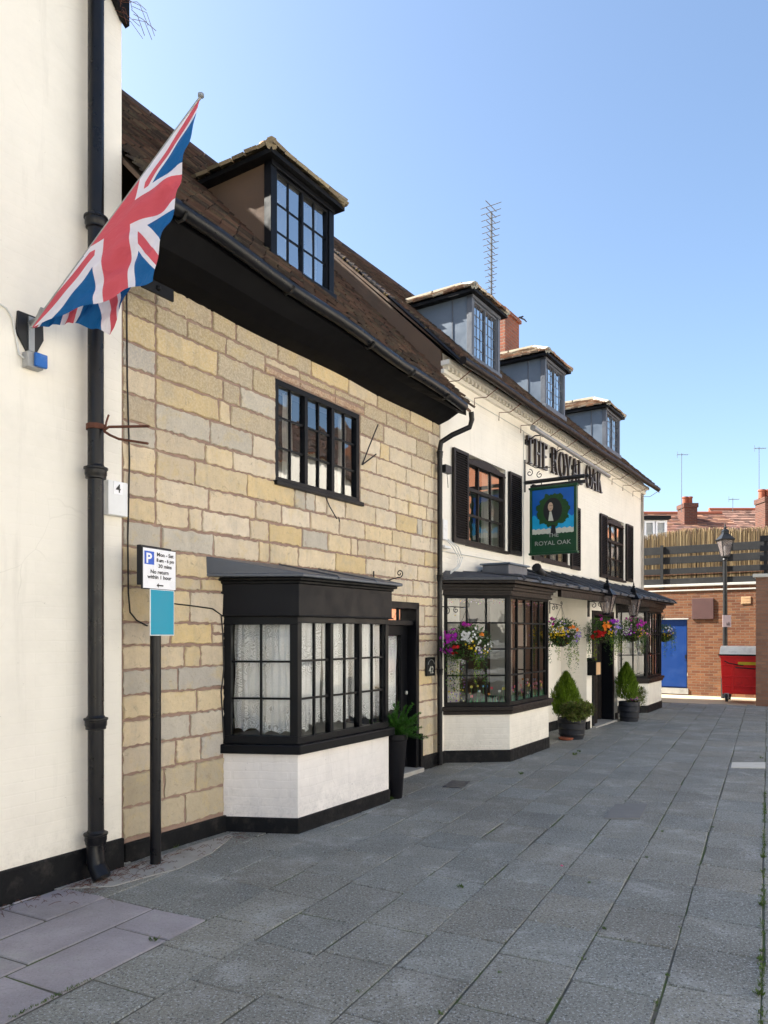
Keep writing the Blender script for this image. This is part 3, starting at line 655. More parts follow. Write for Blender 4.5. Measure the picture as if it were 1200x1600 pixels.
for z0, z1 in zip(zz, zz[1:]):
    zc = (z0+z1)/2
    iv = [(0.0, U1)]
    for h in HOL:
        if h[2] < zc < h[3]:
            nv = []
            for a, b_ in iv:
                if h[1] <= a or h[0] >= b_: nv.append((a, b_)); continue
                if h[0] > a: nv.append((a, h[0]))
                if h[1] < b_: nv.append((h[1], b_))
            iv = nv
    if zc > 2.55:   # straight joint near the left
        iv = [q for a, b_ in iv for q in (((a, .31), (.31, b_)) if a < .31 < b_ else ((a, b_),))]
    cuts = []
    for a, b_ in iv:
        x0 = a
        while x0 < b_-.02:
            w = rnd(.32, .66) if random.random() < .85 else rnd(.12, .2)
            x1 = x0+w
            if any(abs(x1-p_) < .06 for p_ in prev): x1 += .09
            if b_-x1 < .14: x1 = b_
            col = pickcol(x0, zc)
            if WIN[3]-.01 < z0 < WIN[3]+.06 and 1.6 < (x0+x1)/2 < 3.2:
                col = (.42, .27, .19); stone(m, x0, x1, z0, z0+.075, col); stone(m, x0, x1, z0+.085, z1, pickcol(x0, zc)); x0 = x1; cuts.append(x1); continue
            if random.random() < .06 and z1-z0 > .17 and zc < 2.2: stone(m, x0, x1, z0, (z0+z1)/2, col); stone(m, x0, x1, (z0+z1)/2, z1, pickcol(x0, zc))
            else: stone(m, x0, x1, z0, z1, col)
            cuts.append(x1); x0 = x1
    prev = cuts
m.build('stonework', 'stone', SW)
m = MB(); m.box(0.012, 1.06, 0, .03, -.02, .14); m.build('plinth', 'plinth', ST, bevel=.01); m = MB(); m.box(4.42, U1, 0, .03, -.02, .17); m.build('plinth', 'plinth', ST, bevel=.01)
# upper window
w = window(ST, WALL, WIN[0], WIN[1], WIN[2], WIN[3], [2, 2, 2], 3, b=-.004, fw=.055, mw=.05, bar=.018, gmat='glass_up')
m = MB(); m.box(WIN[0]-.03, WIN[1]+.02, -.06, .05, WIN[2]-.035, WIN[2]+.008); m.build('sill', 'black', w, bevel=.006)
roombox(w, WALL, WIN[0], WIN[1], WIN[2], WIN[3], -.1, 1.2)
curtain(w, WALL, 2.02, 2.17, WIN[2]+.03, WIN[3]-.03, -.17, .012, .05, 0, mat='curtain'); curtain(w, WALL, 2.95, 3.08, WIN[2]+.03, WIN[3]-.03, -.17, .012, .05, 0, mat='curtain')
m = MB(); m.tube([(3.13, .02, 3.55), (3.2, .06, 3.75), (3.34, .09, 4.03)], .008, 5); m.tube([(3.13, .02, 3.55), (3.22, .05, 3.62), (3.33, .07, 3.70)], .008, 5); m.build('casement_stay', 'iron', w)
m = MB(); m.tube([(2.42, .04, 3.12), (2.48, .06, 3.0), (2.58, .08, 2.88), (2.6, .09, 2.9), (2.585, .11, 2.85)], .006, 5); m.build('casement_stay', 'iron', w)
# eaves cove and gutter
def zg(u): return 4.765-.052*u
m = MB(); n = 24; lo = []; hi = []
for i in range(n+1):
    u = (U1-.04)*i/n; zb = 4.435-.006*u+.01*math.sin(u*3.1)
    sec = [(-.05, zb-.012), (.03, zb-.01), (.16, zb+.03), (.30, zb+.10), (.41, zg(u)-.05), (.41, zg(u)+.04), (-.05, zg(u)+.10)]
    lo.append([m.p(u, b, z) for b, z in sec])
for A, B_ in zip(lo, lo[1:]):
    for k2 in range(len(A)-1): m.face([A[k2], A[k2+1], B_[k2+1], B_[k2]])
m.face(lo[0]); m.face(lo[-1]); m.build('eaves_cove', 'cove_black', ST)
m = MB()
gp = [(u_/10, .475, zg(u_/10)+.0+.012*math.sin(u_*.35)) for u_ in range(-1, 49, 3)]
m.tube(gp, .058, 10)
gt = m.build('gutter', 'pipe', ST, smooth=True)
m = MB()
for u_ in (.15, 1.35, 2.6, 3.4, 4.2): m = MB(); m.tube([(u_, .40, zg(u_)-.02), (u_, .44, zg(u_)-.066), (u_, .50, zg(u_)-.066), (u_, .54, zg(u_)-.02)], .012, 6); m.build('gutter_bracket', 'iron', gt)
# downpipe at the joint
drainpipe(ST, WALL, [(4.90, .475, zg(4.9)-.01), (4.93, .47, zg(4.9)-.10), (4.93, .44, zg(4.9)-.19), (4.84, .24, zg(4.9)-.28), (4.80, .10, zg(4.9)-.36), (4.80, .08, zg(4.9)-.46), (4.80, .08, .02)], .034, [(4.80, .08, 4.0), (4.80, .08, 2.42), (4.80, .08, 1.22)], .04)
# main roof
rp = 1.067
def rz(out, u=0): return zg(u)+.02+(.45-out)*1.04
m = MB()
P0 = (-.05, -.50, zg(0)+.03); P1 = (U1+.0, -.50, zg(U1)+.03); R0 = (-.05, 3.0, 8.33); R1 = (U1, 3.0, 8.20)
tiles(m, P0, P1, R0, R1, TILES, .105, .17, .022, 1.7)
rf = m.build('roof', 'tile', ST, recalc=False)
m = MB(); m.hexa([(-.05, .46, zg(0)-.02), (U1, .46, zg(U1)-.02), (U1, -3.0, 8.12), (-.05, -3.0, 8.25)], [(-.05, .46, zg(0)+.02), (U1, .46, zg(U1)+.02), (U1, -3.0, 8.17), (-.05, -3.0, 8.30)])
m.hexa([(-.05, -3.0, 8.25), (U1, -3.0, 8.12), (U1, -6.5, 4.9), (-.05, -6.5, 4.9)], [(-.05, -3.0, 8.30), (U1, -3.0, 8.17), (U1, -6.5, 5.0), (-.05, -6.5, 5.0)]); m.build('roof_deck', 'render_brown', rf)
m = MB()
for i in range(11):
    a = -.05+i*.46; m.tube([(a, -3.0, 8.31-.026*a), (a+.44, -3.0, 8.31-.026*(a+.44))], .09, 10, TILES[i % 6])
m.build('ridge_tiles', 'tile', rf, smooth=True)
m = MB()
for i in range(420):
    u = rnd(0, U1); o_ = .45-abs(random.gauss(0, .16)); r_ = rnd(.008, .03); z_ = rz(o_, u)+.03
    m.lathe(u, o_, [(r_*.6, z_-r_*.5), (r_, z_), (r_*.5, z_+r_*.6)], 5, ph=rnd(0, 3))
m.build('moss', 'moss', rf); 
m = MB(); wall_cells(m, 0, U1, 0, 4.85, -6.5, -6.3, []); m.build('rear_wall', 'mortar', ST)

def dormer(parent, u0, u1, outf, zb, zt, slopef, cheek, fmat, rpal, lights, rows, ov=.12, rise=.42, win_fw=.06, barw=.012, ridge_w=False, zbr=None, gmat='glass_up', barmat=None, curt=True):
    """slopef(out) gives the main roof height; outf = front plane"""
    out = outf
    while slopef(out) < zt+.02: out -= .02
    ob = out
    D = MB(); D.box(u0-.02, u0+.06, outf-.08, outf+.005, zb, zt); D.box(u1-.06, u1+.02, outf-.08, outf+.005, zb, zt); D.box(u0-.02, u1+.02, outf-.08, outf+.02, zt-.09, zt); D.box(u0-.03, u1+.03, outf-.08, outf+.035, zb-.05, zb+.03)
    d = D.build('dormer', fmat, parent, bevel=.004)
    for uu in ((u0, u0+.03), (u1-.03, u1)):
        m = MB(); m.side([(outf-.02, zb-.15), (outf-.02, zt), (ob-.1, zt), (ob-.1, slopef(ob-.1)-.3)], *uu); ck_ = m.build('cheek', cheek, d)
        if cheek == 'lead_cheek' and uu[0] == u0: m = MB(); m.tube([(u0-.003, outf-.32, zb+.1), (u0-.003, outf-.32, zt)], .010, 6); m.build('lead_seam', 'lead', ck_)
    window(d, WALL, u0+.06, u1-.06, zb+.03, zt-.09, lights, rows, b=outf-.012, fw=win_fw*.5, mw=.03, bar=barw, depth=.05, fmat=fmat, gmat=gmat, name='casement', barmat=barmat)
    m = MB(); m.box(u0+.035, u1-.035, outf-1.0, outf-.98, zb, zt-.02); m.build('room_back', 'room', d)
    if curt:
        curtain(d, WALL, u0+.08, u0+.08+(u1-u0)*.3, zb+.05, zt-.1, outf-.13, .012, .05, 0, mat='curtain'); curtain(d, WALL, u1-.08-(u1-u0)*.25, u1-.08, zb+.05, zt-.1, outf-.13, .012, .05, 0, mat='curtain')
    e0, e1, ef = u0-ov, u1+ov, outf+ov-.02; um = (e0+e1)/2; hw = (e1-e0)/2; rzv = zt+rise
    obk = ob
    while slopef(obk) < rzv: obk -= .02
    rfb = .85*hw; re = ef-rfb
    m = MB()
    tiles(m, (e0, -(ob+.0), zt), (e0, -ef, zt), (um, -(obk+.05), rzv), (um, -re, rzv), rpal, .085, .165, .024, 2.2)
    tiles(m, (e1, -ob, zt), (e1, -ef, zt), (um, -(obk+.05), rzv), (um, -re, rzv), rpal, .085, .165, .024, 2.2)
    tiles(m, (e0, -ef, zt), (e1, -ef, zt), (um, -re, rzv), (um+.001, -re, rzv), rpal, .085, .165, .024, 2.2)
    r = m.build('dormer_roof', 'tile', d, recalc=False)
    m = MB(); m.box(e0+.02, e1-.02, ob-.05, ef-.02, zt-.045, zt-.002); m.build('soffit', 'black_matt', r)
    m = MB(); m.hexa([(e0+.03, ef-.03, zt), (e1-.03, ef-.03, zt), (e1-.03, ob, zt), (e0+.03, ob, zt)], [(um-.01, re, rzv-.02), (um+.01, re, rzv-.02), (um+.01, obk, rzv-.02), (um-.01, obk, rzv-.02)]); m.build('roof_deck', 'black_matt', r)
    m = MB(); c0 = (.34, .29, .21) if ridge_w else rpal[0]
    n = max(2, int((re-obk)/.4))
    for i in range(n):
        b0 = re-(re-obk)*i/n; b1 = re-(re-obk)*(i+.94)/n; m.tube([(um, b0, rzv+.0), (um, b1, rzv+.0)], .075, 8, c0)
    for sgn in (e0, e1):
        for i in range(3):
            t0, t1 = i/3, (i+.92)/3; L2 = lambda t: (um+(sgn-um)*t, re+(ef-re)*t, rzv+(zt-rzv)*t+.012); m.tube([L2(t0), L2(t1)], .055, 8, (.40, .38, .33) if ridge_w else c0)
    m.build('ridge_tiles', 'tile', r, smooth=True)
    return d
TL = [(.30, .24, .16), (.24, .19, .13), (.36, .30, .20), (.2, .16, .11)]
dormer(ST, 1.56, 2.48, .10, 5.11, 6.06, lambda o: rz(o, 2), 'render_brown', 'black', TL, [2, 2], 3, rise=.40, win_fw=.05, barw=.02, curt=True, gmat='glass_sky')
# chimney pot peeping over the dormer
T = thing('chimney', 'buff clay chimney pot peeping above the cottage dormer roof', 'chimney', FS, (2.9, 2.2, 7.4))
cu, cz = FS.px(419, 240, -2.2)
m = MB(); m.lathe(cu, -2.2, [(.105, cz-.6), (.10, cz-.05), (.13, cz-.04), (.13, cz+.0), (.12, cz+.03), (.13, cz+.06), (.13, cz+.1), (.09, cz+.1)], 18); m.build('pot', 'cream_pot', T, smooth=True)
m = MB(); m.box(cu-.3, cu+.3, -2.5, -1.9, 7.2, cz-.35); m.build('stack', 'brick_red', T)
# bay window of the cottage
def baywall(parent, plan, z0, z1, mat, pz=.14, name='bay_wall'):
    m = MB(); m.prism(plan, z0, z1); w = m.build(name, mat, parent)
    cx = sum(p[0] for p in plan)/len(plan)
    big = offs(plan, .015); m = MB(); m.prism(big, -.02, pz); m.build('plinth', 'plinth', w, bevel=.01); return w
def offs(plan, d):
    """offset an open bay plan (first and last points on the wall) outwards"""
    out = []
    n = len(plan)
    for i, p in enumerate(plan):
        if i == 0: q = plan[1]; t = norm2(q[0]-p[0], q[1]-p[1]); out.append((p[0]-t[1]*d, p[1])) if abs(t[1]) > .01 else out.append((p[0]-d, p[1]))
        elif i == n-1: q = plan[-2]; t = norm2(p[0]-q[0], p[1]-q[1]); out.append((p[0]-t[1]*d*1.2, p[1]))
        else:
            a, b = plan[i-1], plan[i+1]; t0 = norm2(p[0]-a[0], p[1]-a[1]); t1 = norm2(b[0]-p[0], b[1]-p[1])
            n0, n1 = (-t0[1], t0[0]), (-t1[1], t1[0]); k2 = d/(1+n0[0]*n1[0]+n0[1]*n1[1])
            out.append((p[0]+(n0[0]+n1[0])*k2, p[1]+(n0[1]+n1[1])*k2))
    return out
def norm2(x_, y_): l = math.hypot(x_, y_); return x_/l, y_/l
b1 = [(1.04, 0), (1.335, .585), (2.755, .60), (3.02, 0)]
BW = baywall(ST, [(1.04, -.01), (1.335, .585), (2.755, .60), (3.02, -.01)], -.02, .675, 'bay_white', .13)
m = MB(); m.prism(offs(b1, .055), .675, .755); sill = m.build('bay_sill', 'black', BW, bevel=.01)
m = MB(); m.prism(offs(b1, .028), 1.855, 2.125); BF = m.build('bay_fascia', 'fascia', BW, bevel=.004)
m = MB(); m.prism(offs(b1, .045), 2.125, 2.15); m.prism(offs(b1, .075), 2.15, 2.175); m.prism(offs(b1, .04), 1.845, 1.86); m.build('cornice', 'black_matt', BF, bevel=.006)
# lead roof of the bay
pl0 = offs(b1, .12)
m = MB(); top = [(pl0[0][0]+.02, .0, 2.36), (pl0[1][0]+.25, .12, 2.345), (pl0[2][0]-.3, .12, 2.345), (pl0[3][0]-.02, .0, 2.36)]
lo = [(pl0[0][0]-.1, 0, 2.178)]+[(a, b, 2.178) for a, b in pl0[1:3]]+[(pl0[3][0], 0, 2.178)]
mi = [(a, b, 2.205) for a, b, z in lo]
m.hexa(lo, mi); mm = [m.p(a, b, z) for a, b, z in mi]; B0 = m.p(pl0[0][0]-.10, .016, 2.345); B1 = m.p(pl0[3][0]+.03, .016, 2.345)
m.face([mm[0], mm[1], B0]); m.face([mm[1], mm[2], B1, B0]); m.face([mm[2], mm[3], B1])
LR = m.build('lead_roof', 'lead', BW, bevel=.006)
m = MB()
for uu in (1.75, 2.35): m.tube([(uu, .02, 2.35), (uu, .70, 2.214), (uu, .72, 2.19)], .008, 6)
m.build('lead_rolls', 'lead', LR, smooth=True)
f1 = face(b1[0], b1[1]); f2 = face(b1[1], b1[2]); f3 = face(b1[2], b1[3])
def bayface(parent, f, z0, z1, lights, rows, curtains, fw=.05, gm='glass_bay', nm='bay_window'):
    w = window(parent, f, .0, f.L, z0, z1, lights, rows, b=.0, fw=fw, mw=.045, bar=.018, depth=.07, gmat=gm, name=nm)
    for a0, a1, zb in curtains: curtain(w, f, a0, a1, zb, z1-.05, -.13, .016, .06, .035, .13)
    return w
w = bayface(BW, f1, .755, 1.847, [2], 3, [(.06, .30, .84), (.30, f1.L-.05, .82)], .07)
w = bayface(BW, f2, .755, 1.847, [2, 2, 2], 3, [(.07, .30, .82), (.28, .46, .86), (.49, .72, .86), (.70, .90, .85), (.96, 1.18, .88), (1.16, 1.35, .84)], .055)
w = bayface(BW, f3, .755, 1.847, [2], 3, [(.06, f3.L-.05, .82)], .07)
m = MB(); m.prism([(1.30, -.28), (1.40, .36), (2.65, .38), (2.80, -.28)], .76, .775); m.build('window_board', 'cream_paint', BW)
m = MB()
for a, b in ((1.12, -.29),): wall_cells(m, 1.12, 2.98, .70, 2.12, -1.6, -1.58, [])
m.box(1.12, 1.14, -1.6, -.3, .7, 2.12); m.box(2.96, 2.98, -1.6, -.3, .7, 2.12); m.build('room_interior', 'room', BW)
# door
m = MB(); z1 = DOOR[3]
m.box(DOOR[0], DOOR[0]+.05, -.18, .012, 0, z1); m.box(DOOR[1]-.05, DOOR[1]+.02, -.18, .02, 0, z1); m.box(DOOR[0], DOOR[1]+.02, -.18, .02, z1-.05, z1+.03); m.box(DOOR[0]+.05, DOOR[1]-.05, -.17, -.02, 1.80, 1.86)
DF = m.build('door_frame', 'black', ST, bevel=.004)
m = MB(); wall_cells(m, DOOR[0]+.05, DOOR[1]-.05, .06, 1.80, -.16, -.11, [(DOOR[0]+.16, DOOR[1]-.2, .72, 1.68)]); dd = m.build('door', 'black', ST)
m = MB(); m.face([m.p(a, -.135, z) for a, z in ((DOOR[0]+.16, .72), (DOOR[1]-.2, .72), (DOOR[1]-.2, 1.68), (DOOR[0]+.16, 1.68))]); m.build('glass', 'glass_bay', dd)
curtain(dd, WALL, DOOR[0]+.17, DOOR[1]-.21, .76, 1.67, -.18, .012, .05, .02, .1)
m = MB(); m.lathe(DOOR[1]-.11, -.09, [(.006, .95), (.02, .96), (.02, .99), (.006, 1.0)], 10); m.build('handle', 'silver', dd)
m = MB(); m.face([m.p(a, -.10, z) for a, z in ((DOOR[0]+.05, 1.86), (DOOR[1]-.05, 1.86), (DOOR[1]-.05, z1-.05), (DOOR[0]+.05, z1-.05))]); tl = m.build('transom_glass', 'glass_bay', DF)
m = MB(); m.box(DOOR[0]+.3, DOOR[0]+.33, -.12, -.085, 1.86, z1-.05); m.box(DOOR[0]+.55, DOOR[0]+.58, -.12, -.085, 1.86, z1-.05); m.build('transom_bar', 'black', DF)
curtain(DF, WALL, DOOR[0]+.06, DOOR[1]-.06, 1.87, z1-.06, -.2, .012, .05, .0, .1, mat='curtain')
m = MB(); m.box(DOOR[0]+.02, DOOR[1]-.02, -1.2, -1.18, 0, z1); m.build('hall_interior', 'room', DF)
m = MB(); m.box(DOOR[0]-.02, DOOR[1]+.03, -.18, .09, -.02, .05); m.build('door_step', 'concrete', ST, bevel=.01)
m = MB(); m.box(DOOR[1]+.02, DOOR[1]+.07, 0, .045, 0, .46); m.build('corner_guard', 'black_matt', ST)
# cables on the stone wall
m = MB(); m.tube([(.03, .018, 4.43), (.035, .02, 3.6), (.055, .02, 3.0), (.04, .02, 2.4), (.045, .02, 2.0), (.06, .02, 1.86), (.12, .02, 1.80), (.22, .02, 1.76)], .006, 6)
m.tube([(.25, .02, 1.87), (.45, .02, 1.94), (.70, .02, 1.925), (.90, .02, 1.91), (1.0, .02, 1.86), (1.02, .02, 1.7), (1.03, .02, 1.4), (1.0, .02, 1.2), (1.02, .02, .95), (1.03, .02, .8)], .006, 6)
m.build('wall_cable', 'cable_black', ST, smooth=True)
m = MB(); a0, zt_ = FS.px(222, 415, .2); a1, zb_ = FS.px(272, 484, .2); m.box(a0, a1, .18, .20, zb_+.06, zt_-.06)
m.lathe((a0+a1)/2, .20, [(.0, (zb_+zt_)/2-.02), (.02, (zb_+zt_)/2-.015), (.02, (zb_+zt_)/2+.015), (.0, (zb_+zt_)/2+.02)], 8); m.build('tie_plate', 'black_matt', ST, bevel=.004)
# number plaque
T = thing('house_number_plaque', 'small square black plaque numbered 42 right of the cottage door', 'plaque', FS, (4.62, 0, 1.28))
m = MB(); m.box(4.53, 4.755, .015, .04, 1.165, 1.40); m.build('plate', 'black', T, bevel=.008)
m = MB(); text(m, '42', .125, 4.645, 1.20, .0425, .002); m.build('number', 'silver', T)
m = MB(); scr = [(4.645+.085*math.cos(t_*math.pi/10), .042, 1.285+.085*math.sin(t_*math.pi/10)) for t_ in range(1, 10)]; m.tube(scr, .0035, 4); m.build('scroll_mark', 'silver', T)
# scroll bracket over the bay
T = thing('scroll_bracket', 'thin empty black scroll bracket on the stone above the bay window roof', 'bracket', FS, (3.36, 0, 2.3))
m = MB(); m.tube([(3.36, .02, 2.22), (3.36, .02, 2.40)], .008, 6); m.tube([(3.36, .02, 2.30), (3.36, .2, 2.29), (3.36, .36, 2.32)], .006, 6)
scroll(m, 3.36, .36, 2.36, .045, 1.3, -math.pi/2, .006); scroll(m, 3.36, .07, 2.255, .04, 1.1, math.pi/2, .005, -1); scroll(m, 3.36, .25, 2.255, .04, 1.1, math.pi/2, .005); m.build('scrollwork', 'iron', T)

# ================================================================== THE PUB
PB = thing('pub', 'white painted pub with black shutters, three dormers and a long canopy', 'pub', FP)
PL = 10.17
W1 = (.692, 2.016, 2.955, 4.21); W2_ = (3.50, 4.806, 2.95, 4.2); W3 = (7.112, 8.449, 2.885, 4.19)
m = MB(); wall_cells(m, -.03, PL, -.02, 5.38, -.3, 0, [W1, W2_, W3, (.5, 2.1, .7, 2.2), (7.95, 9.2, .7, 2.2), (4.8, 5.9, 0, 2.1)]); PW = m.build('wall', 'white_brick', PB)
m = MB(); m.box(-.3, .0, -7, .0-.002, 4.2, 5.30); m.hexa([(-.03, .28, 4.9), (.05, .28, 4.9), (.05, -3, 8.1), (-.03, -3, 8.1)], [(-.03, .28, 5.16), (.05, .28, 5.16), (.05, -3, 8.38), (-.03, -3, 8.38)])
m = MB(); m.side([(0.02, 4.7), (.0, 5.40), (-3, 8.36), (-6.3, 5.4), (-6.3, 4.7)], -.035, .02); m.build('gable', 'render_brown', PB)
m = MB(); wall_cells(m, -.03, PL, 0, 5.38, -6.3, -6.1, []); m.side([(.0, 0), (.0, 5.38), (-3.0, 8.3), (-6.1, 5.38), (-6.1, 0)], PL-.3, PL-.002); m.build('rear_wall', 'white_brick', PB)
m = MB(); m.box(-.03, PL, 0, .028, -.02, .16); m.build('plinth', 'plinth', PB, bevel=.01)
def pz(out): return 5.20+(.32-out)*.965
m = MB(); tiles(m, (-.06, -.36, 5.19), (PL+.14, -.36, 5.19), (-.06, 3.0, 8.40), (PL+.14, 3.0, 8.40), TILES, .105, .17, .022, 1.7)
rf = m.build('roof', 'tile', PB, recalc=False)
m = MB(); q0 = [(-.05, .34, 5.13), (PL+.12, .34, 5.13), (PL+.12, -3, 8.33), (-.05, -3, 8.33)]; m.hexa(q0, [(a, b, z+.04) for a, b, z in q0])
q0 = [(-.05, -6.5, 5.13), (PL+.12, -6.5, 5.13), (PL+.12, -3.0, 8.33), (-.05, -3.0, 8.33)]; m.hexa(q0, [(a, b, z+.04) for a, b, z in q0]); m.build('roof_deck', 'render_brown', rf)
m = MB()
for i in range(23): a = -.06+i*.45; m.tube([(a, -3.0, 8.39), (a+.43, -3.0, 8.39)], .09, 10, TILES[i % 6])
m.build('ridge_tiles', 'tile', rf, smooth=True)
m = MB()
for i in range(900):
    u = rnd(-.03, PL) if i < 500 else rnd(-.06, .12); o_ = .32-abs(random.gauss(0, .13)) if i < 500 else rnd(-2.9, .3); r_ = rnd(.008, .03); z_ = pz(o_)+.01
    m.lathe(u, o_, [(r_*.6, z_-r_*.5), (r_, z_), (r_*.5, z_+r_*.6)], 5, ph=rnd(0, 3))
m.build('moss', 'moss', rf)
m = MB(); m.tube([(-.05, .35, 5.15), (-.03, -1, 6.50), (-.03, -1.8, 7.25)], .028, 8); m.build('verge_gutter', 'pipe', PB, smooth=True)
m = MB(); m.tube([(-.12+u_*.508, .375, 5.165+.010*math.sin(u_)) for u_ in range(0, 21)], .052, 10); gt = m.build('gutter', 'brown_wood', PB, smooth=True)
m = MB()
for i in range(13): m = MB(); u_ = .1+i*.82; m.tube([(u_, .015, 4.9), (u_, .02, 5.02), (u_, .2, 5.0), (u_, .38, 5.1)], .006, 5); m.build('gutter_bracket', 'rust', gt)
m = MB(); m.box(-.03, PL, 0, .05, 5.10, 5.15); m.box(-.03, PL, 0, .13, 5.20, 5.26)
for i in range(int(PL/.115)): m.box(.02+i*.115, .068+i*.115, 0, .085, 5.15, 5.20)
m.build('cornice', 'white_brick', PB)
m = MB(); m.tube([(.0, .012, 2.78), (2.6, .012, 2.80), (5, .012, 2.80), (10, .012, 2.80)], .006, 5); m.tube([(2.69, .012, 2.8), (2.69, .012, 4.95)], .007, 5); m.tube([(2.69, .012, 4.95), (6, .012, 5.0), (10, .012, 4.93)], .006, 5); m.tube([(.05, .012, 5.0), (.35, .012, 4.97), (2.69, .012, 4.96)], .006, 5)
m.build('wall_cable', 'cable_white', PB)
# windows with shutters
def archwindow(W_):
    a0, a1, z0, z1 = W_; w = window(PB, WALL, a0, a1, z0, z1-.06, [1, 2] if False else [3], 3, b=-.01, fw=.055, mw=.04, bar=.03, depth=.08, fmat='brown_wood', gmat='glass_up')
    m = MB(); n = 12; top = [(a0+(a1-a0)*i/n, z1-.11+.10*math.sin(math.pi*i/n)) for i in range(n+1)]
    m.plate([(a0, z1-.13)]+top+[(a1, z1-.13)], -.07, .004); m.build('arched_head', 'brown_wood', w)
    m = MB(); m.plate([(a0-.001, z1-.06)]+[(a, z) for a, z in top]+[(a1+.001, z1-.06), (a1+.001, z1+.02), (a0-.001, z1+.02)], -.05, .0012); 
    m = MB(); m.box(a0-.03, a1+.03, -.08, .05, z0-.04, z0+.004); m.build('sill', 'brown_wood', w, bevel=.006)
    m = MB(); m.box(a0+.05, a1-.05, -.085, -.014, z0+(z1-z0)*.60, z0+(z1-z0)*.635); m.build('transom', 'brown_wood', w)
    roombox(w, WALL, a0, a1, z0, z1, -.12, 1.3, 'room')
    curtain(w, WALL, a0+.05, a0+.22, z0+.04, z1-.1, -.2, .015, .06, 0, mat='curtain'); curtain(w, WALL, a1-.42, a1-.05, z0+.04, z1-.1, -.2, .015, .06, 0, mat='curtain')
    return w
for W_ in (W1, W2_, W3): archwindow(W_)
def shutter(a0, a1, z0, z1):
    m = MB(); f_ = .045; b0, b1 = .012, .05
    m.box(a0, a0+f_, b0, b1, z0, z1); m.box(a1-f_, a1, b0, b1, z0, z1); m.box(a0+f_, a1-f_, b0, b1, z0, z0+f_*1.4); m.box(a0+f_, a1-f_, b0, b1, z1-f_, z1)
    n = int((z1-z0)/.034)
    for i in range(1, n-1):
        z = z0+f_*1.4+(z1-z0-2.4*f_)*(i-.5)/(n-2); m.hexa([(a0+f_, b0+.005, z+.012), (a1-f_, b0+.005, z+.012), (a1-f_, b1-.004, z-.014), (a0+f_, b1-.004, z-.014)], [(a0+f_, b0+.005, z+.018), (a1-f_, b0+.005, z+.018), (a1-f_, b1-.004, z-.008), (a0+f_, b1-.004, z-.008)])
    m.box(a0+f_, a1-f_, b0-.002, b0+.004, z0+f_, z1-f_); m.build('shutter', 'shutter', PB)
for s_ in ((.262, .69, 2.92, 4.19), (2.087, 2.54, 2.93, 4.2), (3.03, 3.46, 2.92, 4.16), (4.875, 5.36, 2.9, 4.08), (6.634, 7.07, 2.86, 4.17), (8.53, 9.05, 2.89, 4.19)): shutter(*s_)
# dormers
TLD = [(.33, .24, .17), (.42, .33, .25), (.26, .15, .10), (.38, .22, .14), (.46, .40, .31)]
for (a0, a1, zb, zt) in ((1.086, 2.001, 5.66, 6.62), (3.915, 4.88, 5.70, 6.60), (7.442, 8.448, 5.70, 6.60)):
    dormer(PB, a0, a1, -.10, zb, zt, pz, 'lead_cheek', 'lead', TLD, [3, 3], 5, ov=.13, rise=.34, win_fw=.05, barw=.008, ridge_w=True, curt=False, gmat='glass_sky')
